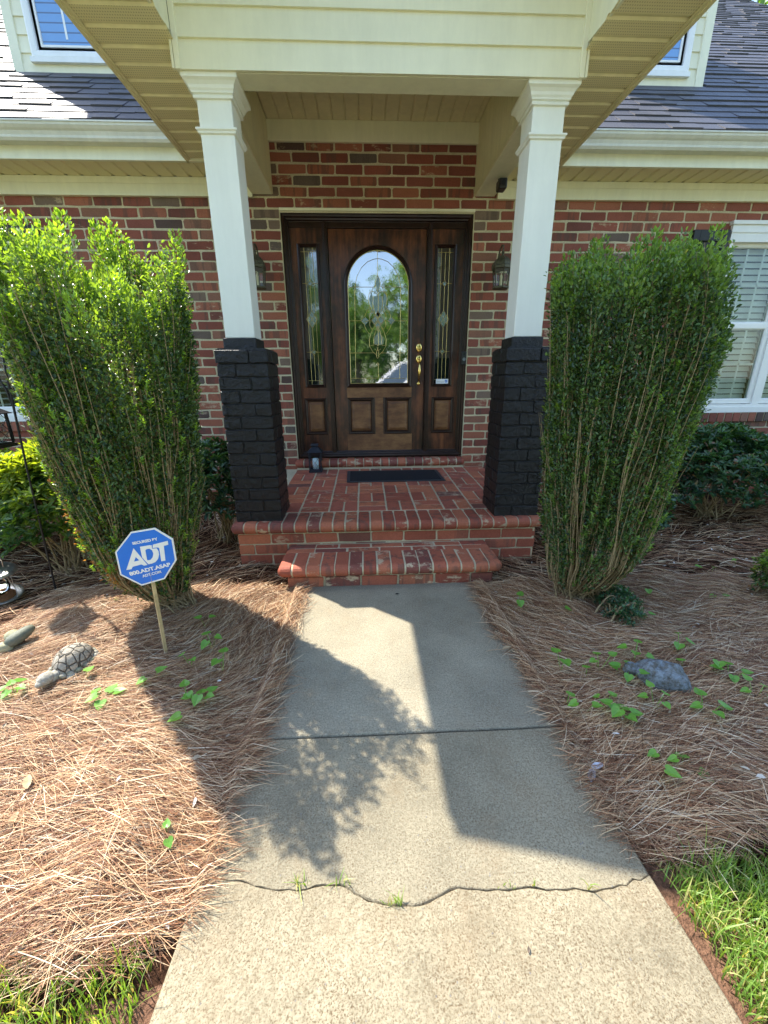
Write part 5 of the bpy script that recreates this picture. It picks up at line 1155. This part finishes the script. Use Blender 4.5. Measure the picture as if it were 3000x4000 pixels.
profR = [(0, .98, 1.25), (.1, .92, 1.29), (.25, .86, 1.38), (.504, .81, 1.43), (.722, .77, 1.45), (1.084, .73, 1.47), (1.373, .71, 1.50), (1.528, .69, 1.44), (1.72, .66, 1.375), (1.84, .67, 1.36)]
BR = big_bush('holly_bush', 'tall dense green holly bush right of the steps, standing in shade', (1.12, -2.2), profR, topR, .38, -2.38, 320, 33, (), .4)

def shrub(name, label, c, r, n, leaf, mat, seed, tipf=.5, wl=.38):
    g = np.random.default_rng(seed); T = thing(name, label, 'shrub', (c[0], c[1], 0))
    u = unit(g.normal(0, 1, (n, 3))); u[:, 2] = np.where(u[:, 2] < -.3, -u[:, 2], u[:, 2]); rad = np.clip(1-np.abs(g.normal(0, .16, n)), .3, 1)*(1+.12*np.sin(u[:, 0]*5+seed)*np.sin(u[:, 2]*6+u[:, 1]*4))
    C = np.array([c[0], c[1], c[2]])+u*rad[:, None]*np.array(r); C[:, 2] = np.maximum(C[:, 2], .02)
    ax = unit(u*.6+np.array([0, 0, .8])+g.normal(0, .3, (n, 3))); nl = 6; th = (np.arange(nl)*2.4)[None]+g.random(n)[:, None]*6; A = np.repeat(ax, nl, 0); th = th.ravel()
    sd_ = unit(np.cross(A, np.stack([np.cos(th), np.sin(th), .3*np.sin(th*2)], -1))); P = np.repeat(C, nl, 0)+A*g.uniform(-.02, .01, n*nl)[:, None]; L_ = leaf*g.uniform(.7, 1.2, n*nl)
    tp = np.clip(np.repeat(u[:, 2]*tipf+g.normal(0, .2, n), nl), 0, 1)*(np.repeat(rad, nl) > .85)
    V, Q, R_, T_2 = leaf_geo(P, unit(sd_+A*g.uniform(.3, .9, n*nl)[:, None]), unit(A-sd_*.4), L_, L_*wl, g.random(n*nl), tp)
    npmesh('foliage', V, Q, mat, T, rnd=R_, tip=T_2, org=(c[0], c[1], 0))
    k = 26; e = C[g.integers(0, n, k)]; b = np.array([c[0], c[1], 0])+g.normal(0, .06, (k, 3))*[1, 1, 0]; t = np.linspace(0, 1, 6)[None, :, None]
    L2 = b[:, None]*(1-t)+e[:, None]*t+np.array([0, 0, .1])*np.sin(pi*t)*.6; V, Q = multi_tube(L2, np.linspace(.007, .002, 6)[None]*np.ones((k, 1)), 5); npmesh('shrub_stem', V, Q, 'stem', T, org=(c[0], c[1], 0)); return T
shrub('azalea_shrub', 'sunlit yellow-green azalea shrub behind the iron hook pole at left', (-2.24, -1.60, .44), (.38, .36, .46), 1400, .055, 'azalea', 3, 1.0)
shrub('azalea_shrub', 'low azalea under the left window at the very left edge, beside the yellow-green one', (-3.10, -1.25, .40), (.55, .5, .42), 1500, .055, 'azalea', 4, .5)
shrub('camellia_shrub', 'small leafy shrub between the left bush and the left black pedestal', (-1.30, -1.15, .42), (.22, .30, .40), 420, .06, 'laurel', 5, .3)
shrub('laurel_shrub', 'dark glossy laurel shrub under the right window', (3.05, -.85, .38), (.68, .50, .46), 1700, .06, 'laurel', 6, .3)
shrub('laurel_shrub', 'smaller green shrub just behind the right bush', (1.98, -1.25, .25), (.28, .30, .30), 600, .05, 'laurel', 7, .6)
shrub('laurel_shrub', 'dark glossy shrub farthest right along the brick wall', (4.4, -.9, .38), (.75, .5, .45), 1200, .06, 'laurel', 8, .3)
shrub('boxwood_shrub', 'small low boxwood cut off by the right edge of the picture', (2.27, -2.34, .14), (.17, .17, .22), 520, .022, 'holly', 9, .8, .55)
shrub('boxwood_shrub', 'low fern-like holly sucker sprouting at the foot of the right bush', (1.22, -2.42, .05), (.09, .17, .12), 300, .018, 'laurel', 10, .2, .55)

# seedlings in the straw
def seedling_mesh(nl, seed, size):
    g = np.random.default_rng(seed); P = []; 
    V = []; F = []
    lp = [(0, 0), (.30, .34), (.52, .34), (.72, .22), (1, 0), (.72, -.22), (.52, -.34), (.30, -.34)]   # pointed heart
    lp = [(.12, 0), (0, .16), (.06, .36), (.24, .44), (.5, .38), (.78, .18), (1, 0), (.78, -.18), (.5, -.38), (.24, -.44), (.06, -.36), (0, -.16)]
    for i in range(nl):
        a = g.random()*6.28 if nl == 1 else i*6.28/nl+g.uniform(-.4, .4); d = g.uniform(.3, 1.)*size*.9 if nl > 1 else 0; h = g.uniform(.035, .06)
        c = np.array([cos(a)*d, sin(a)*d, h]); s_ = size*g.uniform(.8, 1.1); tl_ = g.uniform(-.6, .25); nx = np.array([cos(a), sin(a), tl_]); nx = nx/np.linalg.norm(nx); ny = unit(np.cross((0, 0, 1), nx)); nz = np.cross(nx, ny)
        b = len(V); mid = c+nx*s_*.45-nz*s_*.05; V.append(mid)
        for (u, v) in lp: V.append(c+nx*u*s_+ny*v*s_+nz*abs(v)*s_*.18)
        for k in range(len(lp)): F.append((b, b+1+k, b+1+(k+1) % len(lp)))
        # stalk
        q = np.array([0, 0, -.02]); w_ = .0012; bb = len(V); V += [q-ny*w_, q+ny*w_, c+nx*s_*.12+ny*w_, c+nx*s_*.12-ny*w_]; F.append((bb, bb+1, bb+2, bb+3))
    me = bpy.data.meshes.new('seedling'); me.from_pydata([tuple(v) for v in V], [], F); me.update(); me.materials.append(M['seedling'])
    r = np.repeat(.5, len(V)); me.attributes.new('rnd', 'FLOAT', 'POINT').data.foreach_set('value', g.random()*np.ones(len(V), np.float32)); me.attributes.new('tip', 'FLOAT', 'POINT').data.foreach_set('value', np.full(len(V), .3, np.float32)); return me
SM = {n: [seedling_mesh(n, 60+n*7+k, .047) for k in range(2)] for n in (1, 2, 3, 4, 5)}
SEED = [(440, 1335, 2, 'two-leaf green seedling right of the left bush trunk'), (455, 1378, 3, 'green seedling below the left bush trunk, in shade'), (330, 1458, 2, 'green seedling just left of the foot of the sign stake'),
 (410, 1420, 2, 'green seedling just right of the foot of the sign stake'), (478, 1425, 2, 'green seedling at the shaded straw nearest the left walk edge'), (435, 1500, 5, 'largest clump of green seedlings in the shade left of the walk'),
 (400, 1490, 2, 'green seedling beside the largest left clump'), (395, 1552, 1, 'lone green leaf seedling on the left shadow edge'), (225, 1500, 5, 'bright sunlit lime seedling clump right of the turtle'), (185, 1455, 1, 'bright lime leaf seedling touching the turtle shell'),
 (205, 1690, 1, 'tiny pale seedling in the sunlit straw at left'), (355, 1790, 2, 'small sunlit seedling low in the left straw near the walk'), (245, 1290, 1, 'green leaf seedling in the shade above the turtle'), (25, 1480, 5, 'sunlit yellow-green weed clump at the left edge'),
 (1215, 1425, 2, 'two-leaf seedling in the straw nearest the right walk edge'), (1300, 1425, 4, 'four-leaf seedling left of the lichen stone'), (1270, 1440, 1, 'dark small seedling between two larger ones left of the stone'), (1375, 1405, 4, 'row of seedlings just above the lichen stone'),
 (1360, 1450, 4, 'seedlings touching the left end of the lichen stone'), (1420, 1505, 4, 'seedling clump just below the lichen stone'), (1310, 1505, 3, 'three-leaf seedling below left of the stone'), (1345, 1535, 5, 'wide five-leaf seedling clump lower left of the stone'),
 (1228, 1498, 1, 'single-leaf seedling below the walk-side pair'), (1268, 1520, 2, 'pale two-leaf seedling between the walk and the five-leaf clump'), (1528, 1525, 4, 'four-leaf seedling right of and below the stone'), (1472, 1380, 3, 'diagonal three-leaf seedling above right of the stone'),
 (1478, 1425, 1, 'single pale leaf seedling right of the stone top'), (1550, 1435, 1, 'flat narrow leaf seedling far right of the stone'), (1582, 1452, 4, 'four-leaf seedling farthest right level with the stone'), (1640, 1490, 4, 'seedling clump cut by the right edge of the picture'),
 (1592, 1204, 1, 'heart leaf seedling high in the right bed near the laurel'), (1500, 1224, 1, 'small seedling in the middle of the right bed, left one of two'), (1542, 1222, 1, 'small seedling in the middle of the right bed, right one of two'), (1555, 1285, 2, 'seedling pair halfway up the right bed'),
 (1400, 1270, 1, 'blue-green leaf seedling right of the holly sucker'), (1345, 1300, 2, 'pair of seedlings by the holly sucker'), (1390, 1322, 2, 'seedling below the pair by the holly sucker'), (1120, 1293, 2, 'seedling at the walk near the foot of the right bush'), (1220, 1308, 1, 'small dark seedling just below the right bush'),
 (1480, 1645, 3, 'pale seedling in the lowest right straw above the grass'), (1422, 1620, 1, 'single dark leaf seedling low in the right straw'), (1432, 1668, 1, 'small leaf seedling below the single dark leaf')]
for i, (px, py, n, lb) in enumerate(SEED):
    p = gp(px*1.8083, py*1.8083, .065); o = bpy.data.objects.new('seedling', SM[n][i % 2]); COL.objects.link(o); o.location = (p[0], p[1], .022); o.rotation_euler.z = i*1.9; s_ = (.85+.3*((i*37) % 10)/10)*(.55 if py > 1680 else (1. if py > 1330 else .9)); o.scale = (s_, s_, s_)
    tag(o, lb, 'seedling', 'seedlings sprouting in the pine straw')

# dry leaves and flakes
def dry_leaf(px, py, s, rot, mat, label, Z=.035, group=None, name='dry_leaf', cat='leaf'):
    p = gp(px*1.8083, py*1.8083, Z); me = bpy.data.meshes.new(name); lp = [(-.5, 0), (-.3, .17), (0, .22), (.3, .14), (.55, 0), (.3, -.16), (0, -.2), (-.3, -.15)]
    V = [(0, 0, .0)]+[(u*s*cos(rot)-v*s*sin(rot), u*s*sin(rot)+v*s*cos(rot), abs(v)*s*.5+.12*s*u*u) for u, v in lp]; me.from_pydata(V, [], [(0, 1+k, 1+(k+1) % 8) for k in range(8)]); me.update()
    o = link(name, me, None, mat); o.location = (p[0], p[1], Z); tag(o, label, cat, group)
DL = [(1520, 1690, .07, 2.5, 'palestone', 'yellowish dry leaf in the straw near the right grass'), (1095, 1400, .05, .3, 'dryleaf', 'tan dry leaf at the right edge of the walk'), (1430, 1215, .06, .1, 'dryleaf', 'pale dry leaf behind the holly sucker'), (1500, 1200, .05, 1, 'dryleaf', 'small tan leaf in the upper right bed'),
 (1520, 1110, .06, .5, 'dryleaf', 'dry leaf by the foot of the laurel'), (1590, 1350, .05, 2, 'dryleaf', 'thin dry leaf at the right of the bed'), (250, 1305, .08, .4, 'dryleaf', 'curled tan leaf in shade left of the bush foot'), (280, 1290, .07, 2.8, 'dryleaf', 'flat grey-tan leaf beside the bush foot'),
 (200, 1310, .08, .1, 'dryleaf', 'long grey dry leaf above the turtle'), (20, 1375, .10, .5, 'dryleaf', 'large curled grey leaf at the left edge'), (30, 1770, .05, 1.9, 'dryleaf', 'pale dry leaf in the sunlit straw at left'), (60, 1690, .06, 2.2, 'dryleaf', 'bleached leaf scrap in the left straw'), (380, 1715, .045, .2, 'dryleaf', 'light scrap of leaf in straw near the left walk edge')]
for q in DL: dry_leaf(*q, group='dry leaves on the pine straw')
dry_leaf(858, 1283, .028, .3, 'blackbrick', 'dark curled leaf on the walk at the foot of the step', .004)
dry_leaf(1142, 2052, .014, 1.2, 'bark', 'tiny brown seed husk on the front slab of the walk', .008)
dry_leaf(1278, 1675, .06, 1.0, 'debris', 'silvery leaf scrap on the right walk edge, lower one', .006, 'silvery scraps at the right walk edge'); dry_leaf(1290, 1656, .055, .3, 'debris', 'silvery leaf scrap on the right walk edge, upper one', .008, 'silvery scraps at the right walk edge')
p = wp(100, 1465, -2.42); T = thing('magnolia_leaf', 'orange-brown dead leaf caught on the left side of the left bush', 'leaf', tuple(p))
me_ = MB(); 
me_.poly([(p[0]-.035, p[1]-.02, p[2]-.01), (p[0]-.01, p[1]-.03, p[2]-.035), (p[0]+.04, p[1]-.02, p[2]-.035), (p[0]+.03, p[1]-.03, p[2]+.015), (p[0]-.005, p[1]-.02, p[2]+.03)]); me_.build('leaf_blade', 'orangeleaf', T)
me_ = MB(); me_.poly([(p[0]-.028, p[1]-.022, p[2]+.04), (p[0]-.004, p[1]-.03, p[2]+.032), (p[0]+.015, p[1]-.02, p[2]+.05), (p[0]-.006, p[1]-.025, p[2]+.072)]); me_.build('leaf_tip', 'orangeleaf', T)

# ================================================================== BEHIND THE CAMERA (seen reflected in the door) AND BEHIND THE HOUSE
def tree(x, y, h, r, n, label, seed, leaf=.30, tr=.2, cz=.62, rz=.36):
    g = np.random.default_rng(seed); T = thing('tree', label, 'tree', (x, y, 0)); A = MB(); A.tube([(x, y, -.1), (x+.1, y, h*.3), (x-.1, y+.1, h*.6), (x, y, h*.9)], [tr, tr*.8, tr*.5, .03], 9)
    for k in range(9): a = k*2.4; z = h*(.35+.05*k); A.tube([(x, y, z), (x+cos(a)*r*.4, y+sin(a)*r*.4, z+h*.08), (x+cos(a)*r*.75, y+sin(a)*r*.75, z+h*.2)], [tr*.4, tr*.25, .02], 6)
    A.build('trunk', 'bark', T)
    k = 60; cl = unit(g.normal(0, 1, (k, 3)))*g.uniform(.45, 1, (k, 1)); cl = cl*np.array([r, r, h*rz])+np.array([x, y, h*cz]); cr = g.uniform(.14, .3, k)*r*1.1
    i = g.integers(0, k, n); P = cl[i]+unit(g.normal(0, 1, (n, 3)))*(cr[i]*g.uniform(.3, 1, n)**.5)[:, None]
    D = g.normal(0, 1, (n, 3)); N = unit(P-np.array([x, y, h*.5]))+np.array([0, 0, .7])+g.normal(0, .3, (n, 3)); L_ = leaf*g.uniform(.6, 1.2, n)
    V, Q, R_, T_2 = leaf_geo(P, D, N, L_, L_*.6, g.random(n), np.clip(g.normal(.25, .3, n), 0, 1)); npmesh('crown', V, Q, 'treeleaf', T, rnd=R_, tip=T_2, org=(x, y, 0))
tree(9.6, 10.2, 12.5, 3.0, 5000, 'green tree rising behind the right end of the roof', 90)
for i, (x, y, h, r) in enumerate([(4.6, -17, 8.5, 3.0), (-6.5, -17, 10, 3.6), (-.6, -23, 6.2, 2.4), (10.5, -15, 12, 4.2), (-3.6, -27, 9, 3.2), (-12.5, -20, 12, 4.5), (3.6, -27, 10, 3.2), (15, -26, 13, 5)]):
    tree(x, y, h, r, 4200, ['leafy tree right of the drive reflected in the door glass', 'leafy tree left of the drive behind the camera', 'tree straight across the drive behind the parked car', 'broad tree at the far right of the drive', 'tall tree in the middle distance across the road', 'big tree at the far left across the drive', 'tallest tree in the far right background across the drive', 'far tree beyond the drive at the right corner'][i], 100+i, .32)
for i, (x, y, h, r_) in enumerate([(-15, -36, 8, 4.2), (-8, -37, 7.5, 4.2), (-2.5, -38, 6.5, 3.8), (3, -37, 7, 3.8), (8.5, -38, 8, 4.2), (15, -36, 9, 4.2)]): tree(x, y, h*1.25, r_, 3200, ['leftmost', 'second from left', 'third from left', 'third from right', 'second from right', 'rightmost'][i]+' low tree of the far row across the road', 130+i, .42, .2, .45, .42)
def suv():
    cx, cy = 1.55, -9.3; th = radians(152); ca, sa = cos(th), sin(th)   # forward direction
    T = thing('parked_car', 'white sport utility vehicle parked in the drive, reflected in the door glass', 'car', (cx, cy, -.05))
    def W(u, v, z): return (cx+u*ca-v*sa, cy+u*sa+v*ca, z-.05)
    A = MB(); side = [(-2.3, .35), (-2.35, .7), (-2.3, 1.05), (1.0, 1.12), (2.05, 1.0), (2.3, .8), (2.32, .4), (1.9, .3), (-2.0, .3)]
    A.rings([[W(u, v*.93 if k else v, z) for u, z in side] for k, v in ((1, -.97), (0, -.90), (0, .90), (1, .97))]); body = A.build('car_body', 'carpaint', T, bevel=.05)
    A = MB(); g0 = [(-2.22, 1.05), (-1.95, 1.72), (.1, 1.78), (1.05, 1.12)]
    A.rings([[W(u, v, z) for u, z in g0] for v in (-.80, .80)]); A.build('car_cabin', 'carglass', T)
    A = MB(); 
    for v in (-.80, .80):
        P = [W(u, v, z) for u, z in ((1.08, 1.10), (.12, 1.77), (-1.95, 1.72), (-2.25, 1.05))]; A.tube(P, .045, 6)
        for u0, u1, in ((-.25, -.25), (-1.2, -1.15)): A.tube([W(u0, v, 1.10), W(u1, v, 1.76)], .04, 6)
        A.tube([W(1.1, v, 1.12), W(-2.2, v, 1.08)], .03, 6)
    A.build('car_pillar', 'carpaint', T)
    A = MB(); P = [W(u, v, z) for u, v, z in ((.15, -.82, 1.76), (.15, .82, 1.76), (-2.0, .82, 1.73), (-2.0, -.82, 1.73))]; A.prism(P, (0, 0, .06)); A.build('car_roof', 'carpaint', T, bevel=.03)
    for u, v in ((1.45, -.88), (1.45, .88), (-1.4, -.88), (-1.4, .88)):
        A = MB(); p = W(u, v, .36); ax = np.array([-sa, ca, 0]); A.lathe(np.array(p)-ax*.11, [(.2, 0), (.34, .01), (.36, .06), (.36, .16), (.34, .21), (.2, .22)], 24, ax, (0, 0, 1)); wl = A.build('wheel', 'tyre', T, smooth=True)
        A = MB(); A.lathe(np.array(p)-ax*.113, [(.04, 0), (.21, 0), (.21, .226), (.04, .226)], 18, ax, (0, 0, 1)); A.build('rim', 'tin', wl)
    for v in (-.7, .7): A = MB(); A.obox(W(2.31, v, .82), (.03*ca, .03*sa, 0), (-.16*sa, .16*ca, 0), (0, 0, .08)); A.build('headlight', 'tin', T)
    for v in (-.98, .98): A = MB(); A.obox(W(.75, v*1.06, 1.15), (.06*ca, .06*sa, 0), (-.1*sa, .1*ca, 0), (0, 0, .08)); A.build('wing_mirror', 'carpaint', T)
suv()
